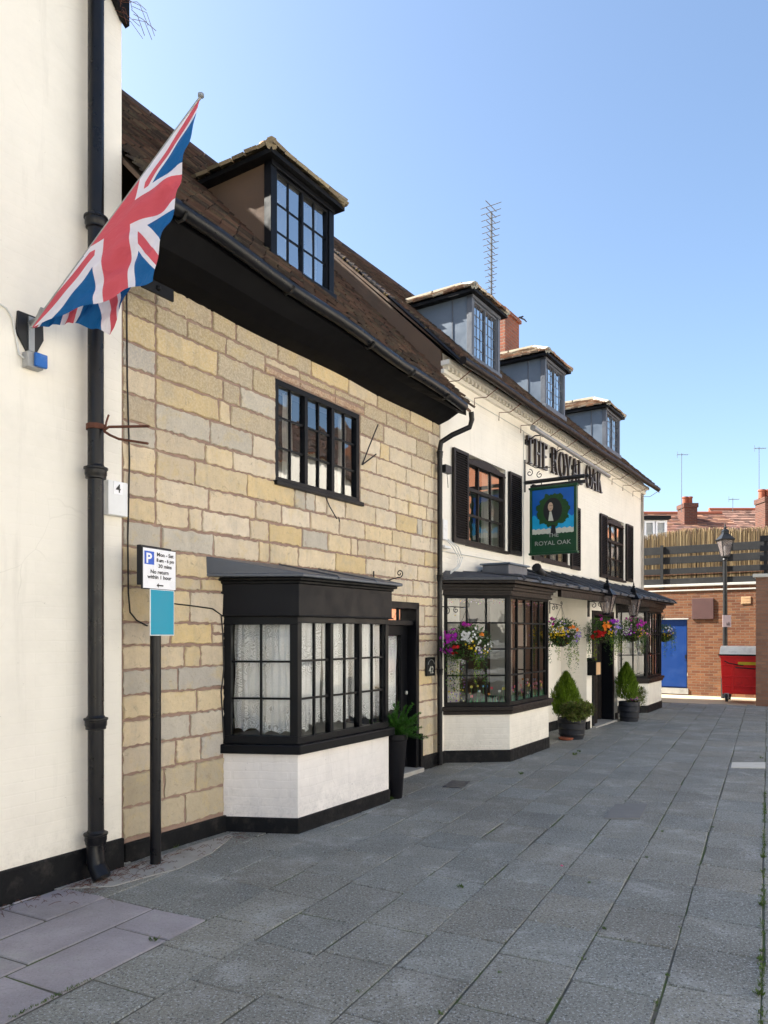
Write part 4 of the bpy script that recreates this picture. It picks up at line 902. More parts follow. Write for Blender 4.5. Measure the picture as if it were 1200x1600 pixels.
# raised letters
GLY = {}
def glyph(ch, h):
    q = []; T_ = .12; t = .055; 
    def bar(x0, z0, x1, z1, w): q.append([(x0, z0), (x0+w, z0), (x1+w, z1), (x1, z1)])
    def ser(x, z, w): q.append([(x, z), (x+w, z), (x+w, z+.045), (x, z+.045)])
    def arc(cx, cz, rx, rz_, a0, a1, n=14):
        for i in range(n):
            p0, p1 = a0+(a1-a0)*i/n, a0+(a1-a0)*(i+1)/n; pts = []
            for an, k2 in ((p0, 0), (p1, 0), (p1, 1), (p0, 1)):
                th = t*.8+(T_-t*.8)*abs(math.cos(an)); r1, r2 = rx-(th if k2 else 0), rz_-(t*.8 if k2 else 0)
                pts.append((cx+r1*math.cos(an), cz+r2*math.sin(an)))
            q.append(pts)
    if ch == 'T': bar(.25, 0, .25, 1, T_); q.append([(0, .93), (.65, .93), (.65, 1), (0, 1)]); ser(.17, 0, .31); q.append([(0, .8), (.05, .8), (.05, .93), (0, .93)]); q.append([(.6, .8), (.65, .8), (.65, .93), (.6, .93)]); w = .65
    elif ch == 'H': bar(.06, 0, .06, 1, T_); bar(.52, 0, .52, 1, T_); q.append([(.21, .47), (.52, .47), (.52, .54), (.21, .54)]); [ser(x, z, .27) for x in (0, .46) for z in (0, .955)]; w = .73
    elif ch == 'E': bar(.06, 0, .06, 1, T_); [q.append([(.2, z), (x, z), (x, z+.065), (.2, z+.065)]) for z, x in ((0, .52), (.47, .42), (.935, .5))]; q.append([(.47, 0), (.52, 0), (.52, .18), (.47, .18)]); q.append([(.45, .82), (.5, .82), (.5, 1), (.45, 1)]); ser(0, 0, .1); ser(0, .955, .1); w = .52
    elif ch == 'R': bar(.06, 0, .06, 1, T_); arc(.28, .74, .3, .26, -math.pi/2, math.pi/2); q.append([(.2, .935), (.3, .935), (.3, 1), (.2, 1)]); q.append([(.2, .48), (.3, .48), (.3, .545), (.2, .545)]); bar(.55, 0, .26, .5, T_); ser(0, 0, .27); ser(0, .955, .1); w = .72
    elif ch == 'O': arc(.39, .5, .39, .51, 0, 2*math.pi, 30); w = .78
    elif ch == 'Y': bar(.27, 0, .27, .48, T_); bar(.27, .46, .0, 1, T_); bar(.34, .46, .58, 1, t); ser(.2, 0, .29); ser(-.04, .955, .24); ser(.52, .955, .2); w = .68
    elif ch == 'A': bar(.0, 0, .3, 1, t); bar(.58, 0, .3, 1, T_); q.append([(.14, .32), (.55, .32), (.55, .38), (.14, .38)]); ser(-.05, 0, .2); ser(.5, 0, .26); w = .72
    elif ch == 'L': bar(.06, 0, .06, 1, T_); q.append([(.2, 0), (.52, 0), (.52, .065), (.2, .065)]); q.append([(.47, 0), (.52, 0), (.52, .2), (.47, .2)]); ser(0, .955, .27); ser(0, 0, .1); w = .52
    elif ch == 'K': bar(.06, 0, .06, 1, T_); bar(.2, .42, .5, 1, t); bar(.56, 0, .28, .55, T_); ser(0, 0, .27); ser(0, .955, .27); ser(.44, .955, .22); ser(.5, 0, .26); w = .74
    return q, w
def letters(parent, s, a0, a1, zf, h, b0, b1):
    tot = 0
    for ch in s: tot += .42 if ch == ' ' else glyph(ch, 1)[1]+.17
    k2 = (a1-a0)/tot; x = a0
    for ch in s:
        if ch == ' ': x += .42*k2; continue
        q, w = glyph(ch, 1)
        m = MB()
        for i, pl_ in enumerate(q): e = .0006*i; m.plate([(x+px_*k2, zf(x)+pz_*h) for px_, pz_ in pl_], b0, b1+e)
        o = m.build('letter', 'letter_side', parent)
        m = MB()
        for i, pl_ in enumerate(q):
            ca = sum(p[0] for p in pl_)/len(pl_); cz_ = sum(p[1] for p in pl_)/len(pl_)
            m.face([m.p(x+(px_+(ca-px_)*.08)*k2, b1+.004+.0006*i, zf(x)+(pz_+(cz_-pz_)*.05)*h) for px_, pz_ in pl_])
        m.build('letter_face', 'letter_face', o)
        x += (w+.17)*k2
letters(PB, 'THE ROYAL OAK', 2.74, 6.72, lambda a: 4.462+(a-2.7)*.032, .44, .025, .062)
# linear light above the letters
T = thing('sign_light', 'long grey tube light on arms above the raised pub lettering', 'sign light', FP, (4.2, 0, 4.8))
m = MB(); m.tube([(2.3, .35, 4.86), (6.15, .35, 4.80)], .035, 10); m.tube([(2.24, .35, 4.86), (2.3, .35, 4.86)], .045, 10); m.build('tube', 'galv', T, smooth=True)
for a in (2.7, 3.8, 4.9, 5.9): m = MB(); m.tube([(a+.1, .0, 4.80), (a, .2, 4.86), (a, .34, 4.85)], .010, 6); m.box(a+.05, a+.15, .002, .03, 4.76, 4.84); m.build('arm', 'iron', T)

# hanging pub sign
us = 2.72
T = thing('hanging_sign', 'green hanging pub sign reading THE ROYAL OAK with a painted oak tree', 'pub sign', FP, (us, 0, 4.1))
m = MB(); m.tube([(us, -.0, 4.13), (us, 1.0, 4.13)], .032, 12); m.tube([(us, 1.0, 4.13), (us, 1.14, 4.13)], .012, 8, r1=.003); m.lathe(us, 1.04, [(.01, 4.10), (.03, 4.13), (.01, 4.16)], 8); m.build('beam', 'iron', T, smooth=True)
m = MB(); m.tube([(us, .02, 3.98), (us, .02, 4.5)], .014, 6); m.tube([(us, .02, 4.46), (us, .2, 4.35), (us, .45, 4.33)], .007, 6); scroll(m, us, .5, 4.37, .055, 1.2, -math.pi/2, .007); scroll(m, us, .10, 4.28, .06, 1.2, math.pi/2, .007, -1); scroll(m, us, .27, 4.23, .055, 1.2, math.pi/2, .007); m.build('scrollwork', 'iron', T)
m = MB(); m.box(us-.02, us+.02, .12, 1.02, 4.02, 4.07); 
for b in (.3, .75): m.tube([(us, b, 4.07), (us, b, 4.12)], .008, 5)
m.build('hanger', 'iron', T)
sf = lambda a, b, z: (us-.03-b, -(.93-a), z)    # painted face looks back down the street; a runs from outer edge... mirrored below
sf = lambda a, b, z: (us-.028-b, -(.13+a), z)
bw_, zt_, zb_ = .74, 4.0, 2.98
m = MB(sf); m.box(0, bw_, -.056, 0, zb_, zt_); bd = m.build('board', 'sign_green', T)
m = MB(sf); m.box(-.03, bw_+.03, -.075, .02, zt_-.005, zt_+.03); m.box(-.03, bw_+.03, -.075, .02, zb_-.03, zb_+.005); m.box(-.014, .014, -.066, .012, zb_, zt_); m.box(bw_-.014, bw_+.014, -.066, .012, zb_, zt_); m.build('moulding', 'sign_green', bd, bevel=.006)
def flatpoly(mb, pts, b): mb.face([mb.p(a, b, z) for a, z in pts])
H_ = zt_-zb_
m = MB(sf); flatpoly(m, [(.03, zb_+.30*H_), (bw_-.03, zb_+.30*H_), (bw_-.03, zt_-.02), (.03, zt_-.02)], .002); m.build('painted_sky', 'sky_blue', bd)
m = MB(sf)
up = [(.03+(bw_-.06)*i/24, zb_+(.52+.03*math.sin(i*1.3)+.05*abs(i/12-1))*H_) for i in range(25)]
flatpoly(m, [(.03, zb_+.31*H_), (bw_-.03, zb_+.31*H_)]+up[::-1], .0035); m.build('painted_horizon', 'sky_light', bd)
m = MB(sf); up = [(.03+(bw_-.06)*i/24, zb_+(.37+.012*math.sin(i*2.1))*H_) for i in range(25)]; dn_ = [(.03+(bw_-.06)*i/24, zb_+(.292+.008*math.sin(i*2.7))*H_) for i in range(25)]
flatpoly(m, dn_+up[::-1], .005); m.build('painted_snow', 'ivory', bd)
m = MB(sf); ca, cz_ = .37, zb_+.65*H_
n = 110; pts = []
for i in range(n):
    an = 2*math.pi*i/n; r = (.262+.012*math.sin(an*7)+.012*math.sin(an*13+1)+.008*math.sin(an*23)+rnd(-.010, .010)); pts.append((ca+r*math.cos(an)*(1.0 if math.sin(an) > 0 else 1.05), cz_+r*1.0*math.sin(an)))
for i in range(n): m.face([m.p(ca, .0065, cz_), m.p(pts[i][0], .0065, pts[i][1]), m.p(pts[(i+1) % n][0], .0065, pts[(i+1) % n][1])])
m.build('painted_oak', 'oak_green', bd)
m = MB(sf); flatpoly(m, [(.33, zb_+.26*H_), (.43, zb_+.26*H_), (.41, zb_+.42*H_), (.35, zb_+.42*H_)], .008); m.build('painted_trunk', 'text_black', bd)
m = MB(sf); m.face([m.p(ca+.155*math.cos(2*math.pi*i/32), .0085, cz_+.195*math.sin(2*math.pi*i/32)) for i in range(32)]); m.build('painted_oval', 'text_black', bd)
m = MB(sf); m.face([m.p(ca-.035+.042*math.cos(2*math.pi*i/24), .0105, cz_+.055+.07*math.sin(2*math.pi*i/24)) for i in range(24)]); m.build('painted_face', 'skin', bd)
m = MB(sf); flatpoly(m, [(ca-.05, cz_-.02), (ca-.02, cz_-.02), (ca+.015, cz_-.17), (ca-.07, cz_-.165)], .0115)
m.build('painted_cravat', 'ivory', bd)
m = MB(sf)
flatpoly(m, [(ca-.05, cz_+.07), (ca-.03, cz_+.072), (ca-.03, cz_+.078), (ca-.05, cz_+.078)], .0125); flatpoly(m, [(ca-.02, cz_+.07), (ca-.0, cz_+.07), (ca-.0, cz_+.078), (ca-.02, cz_+.078)], .0125); flatpoly(m, [(ca-.045, cz_+.018), (ca-.02, cz_+.018), (ca-.02, cz_+.024), (ca-.045, cz_+.024)], .0125)
m.build('painted_features', 'brown_wood', bd)
m = MB(sf); text(m, 'THE', .085, .385, zb_+.235*H_, .0135, .001, 1.1); text(m, 'ROYAL OAK', .095, .37, zb_+.115*H_, .0135, .001, 1.12); m.build('sign_lettering', 'silver', bd)

# canopy
CE = .85
plan = [(-.06, 0), (.42, CE), (9.62, CE-.03), (10.0, 0)]
CZ = 2.40
m = MB(); m.prism([(-.06, -.001), (.42, CE), (9.62, CE-.03), (10.0, -.001)], CZ-.045, CZ-.005); CN = m.build('canopy', 'brown_wood', PB, bevel=.006)
m = MB(); pts_lo = plan; 
def ctop(u, out): return CZ+.36*(1-out/CE)
segs = 46; n = segs
row0 = []; row1 = []; rowm = []; rowt = []
for i in range(n+1):
    t = i/n
    u_f = .42+(9.62-.42)*t; u_b = .10+(9.9-.10)*t; jz = rnd(-.008, .02) if i > 8 else rnd(-.002, .004)
    row0.append(m.p(u_f, CE+.04+rnd(-.01, .012), CZ-.004)); row1.append(m.p(u_f, CE+.035, CZ+.03+jz)); rowm.append(m.p((u_f+u_b)/2, CE/2, (CZ+.03+2.53+.23*min(1, max(0, (u_b-.6)/2.6)))/2+.01+jz*.5)); zb_ = 2.53+.23*min(1, max(0, (u_b-.6)/2.6)); rowt.append(m.p(u_b, .0, zb_+rnd(-.005, .005)))
for A, B_ in ((row0, row1), (row1, rowm), (rowm, rowt)):
    for i in range(n): m.face([A[i], A[i+1], B_[i+1], B_[i]])
for r0, r1, rm, rt, uw, zz_ in ((row0[0], row1[0], rowm[0], rowt[0], -.09, 0), (row0[-1], row1[-1], rowm[-1], rowt[-1], 10.04, 0)):
    w0 = m.p(uw, 0, CZ-.004); w1 = m.p(uw, 0, CZ+.035); m.face([r0, r1, w1, w0]); m.face([r1, rm, rt, w1])
m.build('lead_covering', 'slate', CN, recalc=False)
m = MB()
for i in range(17):
    u_ = .6+i*.55+rnd(-.04, .04); e = rnd(0, .02); zb_ = 2.545+.23*min(1, max(0, (u_-.6)/2.6)); m.tube([(u_+.0, 0, zb_), (u_, .45, (zb_+CZ+.05)/2+.01), (u_, .86, CZ+.045+e), (u_, .91, CZ+.01)], .018+rnd(0, .01), 6)
m.build('lead_rolls', 'slate', CN, smooth=True)
m = MB(); m.box(2.3, 4.4, .0, CE-.06, CZ-.06, CZ-.047); m.box(6.4, 7.9, .0, CE-.06, CZ-.06, CZ-.047); m.build('soffit', 'cream_paint', CN)
m = MB(); m.box(2.2, 7.9, CE-.09, CE-.03, CZ-.15, CZ-.047); m.build('beam', 'brown_wood', CN, bevel=.005)
# grey box and floodlight on top of canopy
T = thing('junction_box', 'grey lead covered box standing on the pub canopy', 'box', FP, (1.3, -.4, 2.5))
m = MB(); m.box(.96, 1.62, .12, .52, 2.44, 2.66); m.build('case', 'lead', T, bevel=.01)
m = MB(); m.box(.93, 1.65, .09, .55, 2.66, 2.685); m.build('lid', 'lead_cheek', T, bevel=.008)
T = thing('floodlight', 'small black spotlight aimed from the canopy at the white wall', 'floodlight', FP, (2.3, -.3, 2.6))
fu, fz = FP.px(843, 893, .4)
m = MB(); m.tube([(fu+.35, .38, 2.58), (fu+.3, .38, fz-.02), (fu+.15, .38, fz+.04)], .02, 6); m.build('arm', 'iron', T)
m = MB(); m.tube([(fu+.18, .38, fz-.03), (fu, .38, fz+.02), (fu-.08, .38, fz+.06)], .05, 10, r1=.075); m.build('head', 'iron', T, smooth=True)

# pub bays
def pubbay(plan, zs, zt, lt, fr_, rows, tulips=True, sidecols=3, pz_=.16):
    P_ = [(plan[0][0], -.01), plan[1], plan[2], (plan[3][0], -.01)]
    bw = baywall(PB, P_, -.02, zs-.11, 'white_brick', pz_)
    m = MB(); m.prism(offs(plan, .06), zs-.06, zs); m.prism(offs(plan, .035), zs-.11, zs-.06); m.build('bay_sill', 'brown_wood', bw, bevel=.008)
    m = MB(); m.prism(offs(plan, .03), zt, CZ-.047); m.prism(offs(plan, .09), zt+.09, CZ-.0475); m.prism(offs(plan, .06), zt+.05, CZ-.048); m.prism(offs(plan, .045), zt-.02, zt+.01); m.build('bay_cornice', 'brown_wood', bw, bevel=.005)
    fA, fB, fC = face(plan[0], plan[1]), face(plan[1], plan[2]), face(plan[2], plan[3])
    H2 = zt-zs-.11; rz_ = [zs+.055]+[zs+.055+H2*q for q in ((.255, .51, .765, 1) if rows == 4 else (.33, .66, 1))]
    for f, ncol in ((fA, sidecols), (fB, 5), (fC, 3)):
        w = window(bw, f, 0, f.L, zs, zt, [ncol], rows, b=0, fw=.05, mw=.04, bar=.022, depth=.07, gmat='glass', name='bay_window', rowz=rz_, fmat='black_matt')
        if tulips:
            m = MB(f)
            for i in range(int(f.L*70)):
                a = rnd(.05, f.L-.05); h_ = rnd(.04, .13); z_ = zs+.05; 
                if f is fA and a < f.L*.36: continue
                g_ = random.choice([(.02, .25, .12), (.04, .32, .08), (.1, .35, .2), (.03, .2, .2)]); m.face([m.p(a-.006, -.05, z_), m.p(a+.006, -.05, z_), m.p(a+rnd(-.015, .015), -.05, z_+h_)], g_)
            for i in range(int(f.L*24)):
                a = rnd(.06, f.L-.06); z_ = zs+rnd(.12, .27); b_ = -.0505-.0001*i
                if f is fA and a < f.L*.36: continue
                m.face([m.p(a-.002, b_, zs+.05), m.p(a+.002, b_, zs+.05), m.p(a+.002, b_, z_), m.p(a-.002, b_, z_)], (.1, .3, .1))
                cl_ = random.choice([(.75, .1, .15), (.8, .3, .05), (.7, .2, .4), (.1, .3, .6), (.75, .6, .1), (.8, .75, .75), (.35, .08, .4)]); r_ = rnd(.010, .022)
                m.face([m.p(a+r_*math.cos(an)*(1+.2*(k3 % 2)), b_-.001, z_+r_*1.1*math.sin(an)) for k3, an in enumerate([math.pi*2*q/8 for q in range(8)])], cl_)
            for i in range(int(f.L*40)):
                a = rnd(.06, f.L-.06); z_ = zt-.05-abs(random.gauss(0, .04))-.01; r_ = rnd(.004, .010); b_ = -.0505-.0001*i
                cl_ = random.choice([(.75, .45, .05), (.7, .2, .3), (.6, .1, .4), (.4, .5, .1), (.5, .3, .6)]); m.face([m.p(a+r_*math.cos(q*1.05), b_, z_+r_*math.sin(q*1.05)) for q in range(6)], cl_)
            if f is fA:
                for i in range(150):
                    a = rnd(.05, f.L*.33); z_ = zs+.06+abs(random.gauss(0, .35)); r_ = rnd(.005, .012); b_ = -.0505-.0001*i
                    if z_ > zt-.1: continue
                    cl_ = random.choice([(.75, .55, .05), (.35, .1, .5), (.3, .25, .6), (.8, .75, .4), (.1, .2, .05), (.1, .22, .06)]); m.face([m.p(a+r_*math.cos(q*1.05), b_, z_+r_*math.sin(q*1.05)) for q in range(6)], cl_)
            m.build('painted_flowers', 'art', w, recalc=False)
    # interior
    a0, a1 = plan[0][0]+.25, plan[3][0]-.25
    m = MB(); wall_cells(m, a0, a1, zs-.1, zt, -2.2, -2.18, []); m.box(a0-.02, a0, -2.2, -.3, zs-.1, zt); m.box(a1, a1+.02, -2.2, -.3, zs-.1, zt); m.box(a0, a1, -2.2, -.3, zt, zt+.02); m.box(a0, a1, -2.2, -.3, zs-.12, zs-.1); m.build('room_interior', 'room_warm', bw)
    m = MB(); m.prism([(a0+.1, -.3), (plan[1][0]+.06, plan[1][1]-.12), (plan[2][0]-.08, plan[2][1]-.12), (a1-.1, -.3)], zs-.02, zs+.004); m.build('window_board', 'brown_wood', bw)
    return bw
pubbay([(.06, 0), (.625, .685), (2.07, .67), (2.35, 0)], .74, 2.22, None, None, 4)
bw3 = pubbay([(7.25, 0), (7.88, .66), (9.28, .62), (9.6, 0)], .74, 2.20, None, None, 3, tulips=False)
# porch
PU0, PU1, PO = 4.42, 6.30, .47
m = MB(); m.box(PU0, PU0+.16, -.001, PO, -.02, CZ-.05); m.box(PU0+.16, PU0+.30, PO-.2, PO-.003, -.02, CZ-.05); m.box(PU1-.14, PU1, -.001, PO, -.02, CZ-.05); m.box(PU1-.28, PU1-.14, PO-.2, PO-.003, -.02, CZ-.05); m.box(PU0+.30, PU1-.28, PO-.2, PO-.003, 2.12, CZ-.05); PR = m.build('porch_wall', 'white_brick', PB)
m = MB(); m.box(PU0-.01, PU0+.17, 0, PO+.012, -.02, .14); m.build('plinth', 'plinth', PR); m = MB(); m.box(PU1-.15, PU1+.01, 0, PO+.012, -.02, .14); m.build('plinth', 'plinth', PR)
m = MB(); a0, a1 = PU0+.30, PU1-.28
m.box(a0, a0+.09, PO-.22, PO+.02, 0, 2.12); m.box(a1-.09, a1, PO-.22, PO+.02, 0, 2.12); m.box(a0+.09, a1-.09, PO-.22, PO+.02, 2.03, 2.12); m.box(a0+.09, a1-.09, PO-.2, PO+.0, 1.95, 1.99); df = m.build('door_frame', 'black', PB, bevel=.005)
m = MB(); mid = (a0+a1)/2-.1
for i in range(4): x0 = a0+.1+i*(mid-a0-.1)/4; m.box(x0, x0+(mid-a0-.1)/4-.006, PO-.12, PO-.07, .03, 1.95)
dd = m.build('door', 'brown_wood', PB, bevel=.003)
m = MB(); m.box(mid-.07, mid-.05, PO-.07, PO-.04, .95, 1.15); m.build('handle', 'iron', dd)
m = MB(); m.hexa([(a1-.09, PO-.2, .03), (a1-.13, PO-.2, .03), (a1-.35, PO-.85, .03), (a1-.31, PO-.85, .03)], [(a1-.09, PO-.2, 1.95), (a1-.13, PO-.2, 1.95), (a1-.35, PO-.85, 1.95), (a1-.31, PO-.85, 1.95)]); m.build('door', 'brown_wood', PB)
m = MB(); m.box(a0, a1, -1.5, -1.48, 0, 2.1); m.box(a0+.0, a0+.02, -1.5, PO-.22, 0, 2.1); m.box(a1-.02, a1, -1.5, PO-.22, 0, 2.1); m.build('hall_interior', 'room', df)
m = MB(); m.box(a0, a1, -.2, PO+.08, -.02, .03); m.build('door_step', 'concrete', PB)
# letterbox on the porch side
T = thing('letterbox', 'black post box fixed to the white porch corner beside the hanging baskets', 'letterbox', FP, (4.57, -.48, 1.1))
m = MB(); m.box(4.44, 4.70, .475, .63, .96, 1.20); m.hexa([(4.43, .473, 1.20), (4.71, .473, 1.20), (4.71, .65, 1.20), (4.43, .65, 1.20)], [(4.43, .473, 1.27), (4.71, .473, 1.27), (4.71, .49, 1.27), (4.43, .49, 1.27)]); m.build('body', 'black', T, bevel=.006)
m = MB(); m.box(4.455, 4.685, .631, .637, .975, 1.19); m.build('flap', 'cream_pot', T)
# small things at the joint
T = thing('spotlight', 'little black floodlight on the white pub wall near the drainpipe', 'floodlight', FP, (.1, 0, 3.9))
u_, z_ = FP.px(697, 733, .12)
m = MB(); m.box(u_-.06, u_+.10, .09, .15, z_-.05, z_+.05); m.build('head', 'iron', T); m = MB(); m.tube([(u_+.05, .0, z_-.02), (u_+.05, .1, z_)], .01, 5); m.tube([(u_+.08, .09, z_-.04), (u_+.2, .04, z_-.2)], .004, 4); m.build('arm', 'iron', T)
u_, z_ = FP.px(692, 828, .02)
m = MB(); m.box(u_-.06, u_+.06, .002, .06, z_-.13, z_+.13); m.box(u_-.05, u_+.12, .002, .08, z_-.24, z_-.21); tag(m.build('alarm_box', 'white_plastic', fr=FP, bevel=.006), 'small white cable box on the pub wall just right of the drainpipe', 'utility box')
m = MB(); 
for i in range(3): m.tube([(.06+i*.03, .02, 2.95), (.12+i*.05, .09+i*.02, 2.85), (.28+i*.06, .1, 2.72), (.2+i*.03, .12, 2.58), (.05, .1, 2.50-i*.02)], .007, 5)
tag(m.build('loose_cable', 'cable_white', fr=FP, smooth=True), 'loose white cables looping down onto the left end of the canopy', 'cable')

# wall lanterns
def lantern_head(T, a, b, z, s, mat='black', glassc='lantern'):
    """z = bottom of the glass; s = scale"""
    xf = WALL; m = MB()
    def ring(r, zz): return [(a+r*math.cos(math.pi/4+k2*math.pi/2)*1.0, b+r*math.sin(math.pi/4+k2*math.pi/2), zz) for k2 in range(4)]
    m.hexa(ring(.10*s, z-.03*s), ring(.105*s, z)); lo, hi = ring(.10*s, z), ring(.20*s, z+.36*s)
    for p, q in zip(lo, hi): m.tube([p, q], .010*s, 5)
    m.hexa(ring(.215*s, z+.36*s), ring(.235*s, z+.385*s)); m.hexa(ring(.225*s, z+.385*s), ring(.085*s, z+.52*s)); m.hexa(ring(.09*s, z+.52*s), ring(.075*s, z+.58*s)); m.hexa(ring(.10*s, z+.58*s), ring(.03*s, z+.64*s))
    m.lathe(a, b, [(.02*s, z+.64*s), (.035*s, z+.665*s), (.012*s, z+.70*s), (.018*s, z+.72*s), (.002*s, z+.77*s)], 10); h = m.build('lantern_head', mat, T)
    m = MB(); lo, hi = ring(.093*s, z+.002), ring(.19*s, z+.358*s); L_ = [m.p(*p) for p in lo]; U_ = [m.p(*p) for p in hi]
    for i in range(4): m.face([L_[i], L_[(i+1) % 4], U_[(i+1) % 4], U_[i]])
    m.build('lantern_glass', 'lantern_glass', h)
    m = MB(); m.lathe(a, b, [(.02*s, z), (.02*s, z+.1*s), (.035*s, z+.13*s), (.03*s, z+.22*s), (.005, z+.25*s)], 10); m.build('bulb', 'white_plastic', h)
    return h
k = N('frosted_lantern_glass'); mt['lantern_glass'] = k.done(k.n('ShaderNodeMixShader', {0: .55, 1: k.n('ShaderNodeBsdfTransparent', {0: (.9, .85, .82)}), 2: k.pr((.26, .22, .21), .2)}))
for (u_, w_, lab) in ((4.40, PU0+.08, 'black four sided wall lantern on the left of the pub entrance'), (6.10, PU1-.07, 'black four sided wall lantern right of the pub entrance nearer the blue door')):
    T = thing('wall_lantern', lab, 'lantern', FP, (w_, -PO, 2.2), 'wall lanterns at the pub entrance')
    m = MB(); bo = .84
    m.box(w_-.04, w_+.04, PO+.001, PO+.02, 2.0, 2.36); m.tube([(w_, PO+.02, 2.27), ((w_+u_)/2, .65, 2.27), (u_, bo, 2.27)], .010, 6); scroll(m, w_, PO+.1, 2.20, .05, 1.1, math.pi/2, .006, -1); scroll(m, w_, PO+.22, 2.21, .045, 1.1, math.pi/2, .006); m.build('bracket', 'iron', T)
    lantern_head(T, u_, bo, 2.05, .84)

# ------------------------------------------------------------------ plants
def leafq(mb, p, d, l, w, col, fold=.3):
    d = d.normalized(); s = d.cross(Vector((0, 0, 1)))
    if s.length < .1: s = Vector((1, 0, 0))
    s.normalize(); up = s.cross(d); s = (s*math.cos(fold)+up*math.sin(fold))
    a = mb.pt(p); b = mb.pt(p+d*l*.5+s*w*.5); c = mb.pt(p+d*l); e = mb.pt(p+d*l*.5-s*w*.5); mb.face([a, b, c, e], col)
def rv(): 
    while 1:
        v = Vector((rnd(-1, 1), rnd(-1, 1), rnd(-1, 1)))
        if .1 < v.length < 1: return v.normalized()
def flower(mb, p, nrm, r, col, eye=None):
    nrm = nrm.normalized(); s = nrm.orthogonal().normalized(); t = nrm.cross(s)
    c = mb.pt(p); ring = []
    for i in range(10):
        an = 2*math.pi*i/10; rr = r*(1 if i % 2 == 0 else .62); ring.append(mb.pt(p+(s*math.cos(an)+t*math.sin(an))*rr+nrm*r*(.25 if i % 2 == 0 else .1)))
    f = rnd(.8, 1.15); cc = tuple(min(1, q*f) for q in col)
    for i in range(10): mb.face([c, ring[i], ring[(i+1) % 10]], cc)
GRN = [(.055, .13, .025), (.075, .16, .035), (.035, .09, .02), (.10, .20, .04), (.06, .11, .035)]
PUR, MAG, WHI, YEL, ORA, RED, LIL, PNK = (.30, .02, .42), (.52, .02, .36), (.75, .75, .72), (.72, .50, .01), (.80, .22, .02), (.50, .01, .01), (.32, .22, .62), (.65, .25, .40)
def hanging_basket(fr, u, out, z, label, scheme, R_=.30, chainz=None, arm=None, wallpt=None):
    """scheme: list of (direction angle about the view, height, colour, count)"""
    T = thing('hanging_basket', label, 'hanging basket', fr, (u, -out, z), 'flower baskets along the pub front')
    C_ = Vector((u, -out, z)); R_ *= 1.12
    m = MB(); m.lathe(u, out, [(.03, z-.2), (.10, z-.17), (.16, z-.10), (.19, z), (.19, z+.01)], 18); m.build('basket', 'soil', T)
    m = MB(); top = chainz or z+.5
    for k2 in range(3): an = k2*2.1; m.tube([(u+.18*math.cos(an), out+.18*math.sin(an), z+.01), (u, out, top)], .0025, 4)
    m.build('chain', 'iron', T)
    if arm:
        m = MB(); (wu, wo) = arm; L_ = math.hypot(u-wu, out-wo); f = face((wu, wo), (u, out)); m.xf = f
        m.tube([(0, 0, top-.13), (0, 0, top+.05)], .008, 5); m.tube([(0, 0, top+.02), (L_*.5, 0, top+.015), (L_, 0, top)], .006, 5); scroll(m, L_+.0, 0, top+.035, .035, 1.2, -math.pi/2, .005, 1, 'a'); scroll(m, L_*.3, 0, top-.04, .05, 1.2, math.pi/2, .005, -1, 'a'); scroll(m, L_*.62, 0, top-.03, .04, 1.2, math.pi/2, .005, 1, 'a'); m.build('bracket', 'iron', T)
    m = MB()
    for i in range(2400):
        v = rv(); r = R_*rnd(.5, 1.0)
        if v.z < -.85: continue
        p = C_+Vector((v.x*r, v.y*r, v.z*r*.78)); f_ = rnd(.7, 1.3); c_ = random.choice(GRN); leafq(m, p, v+rv()*.8, rnd(.02, .05), rnd(.012, .025), tuple(q*f_ for q in c_))
    # trailing strands
    for k2 in range(24):
        an = rnd(0, 6.28); p = C_+Vector((.2*math.cos(an), .2*math.sin(an), -.05)); L_ = rnd(.12, .55); bright = k2 % 4 == 0
        c_ = (.22, .30, .02) if bright else random.choice(GRN)
        for i in range(int(L_/.012)*(2 if bright else 1)):
            q = p+Vector((.05*math.cos(an)+rnd(-.02, .02), .05*math.sin(an)+rnd(-.02, .02), -rnd(0, 1)*L_)); f_ = rnd(.7, 1.3); leafq(m, q, rv()+Vector((0, 0, -1)), rnd(.015, .035), .014, tuple(w_*f_ for w_ in c_))
    m.build('foliage', 'leaf', T, recalc=False)
    m = MB()
    # view axes in the frame's local coordinates
    fw = (Vector((0, 0, 1.7))-fr.world(u, out, z)); th = -fr.rot; vx = Vector((fw.x*math.cos(th)-fw.y*math.sin(th), fw.x*math.sin(th)+fw.y*math.cos(th), 0)).normalized()
    rt = Vector((0, 0, 1)).cross(vx)
    for (h_, v_, col, cnt, r_, sp) in scheme:
        for i in range(cnt):
            a_, b_ = h_+random.gauss(0, sp), v_+random.gauss(0, sp); side = 1 if random.random() < .8 else -1
            dd_ = (rt*a_+Vector((0, 0, b_))+vx*side*math.sqrt(max(.04, 1-a_*a_-b_*b_))).normalized() if a_*a_+b_*b_ < 1 else (rt*a_+Vector((0, 0, b_))).normalized()
            p = C_+Vector((dd_.x*R_, dd_.y*R_, dd_.z*R_*.8+.03))*rnd(.95, 1.08) if False else C_+Vector((dd_.x*R_*rnd(.92, 1.1), dd_.y*R_*rnd(.92, 1.1), dd_.z*R_*.8+.03))
            flower(m, p, dd_+rv()*.5, r_*rnd(.75, 1.2), col)
    m.build('flowers', 'petal', T, recalc=False)
    return T
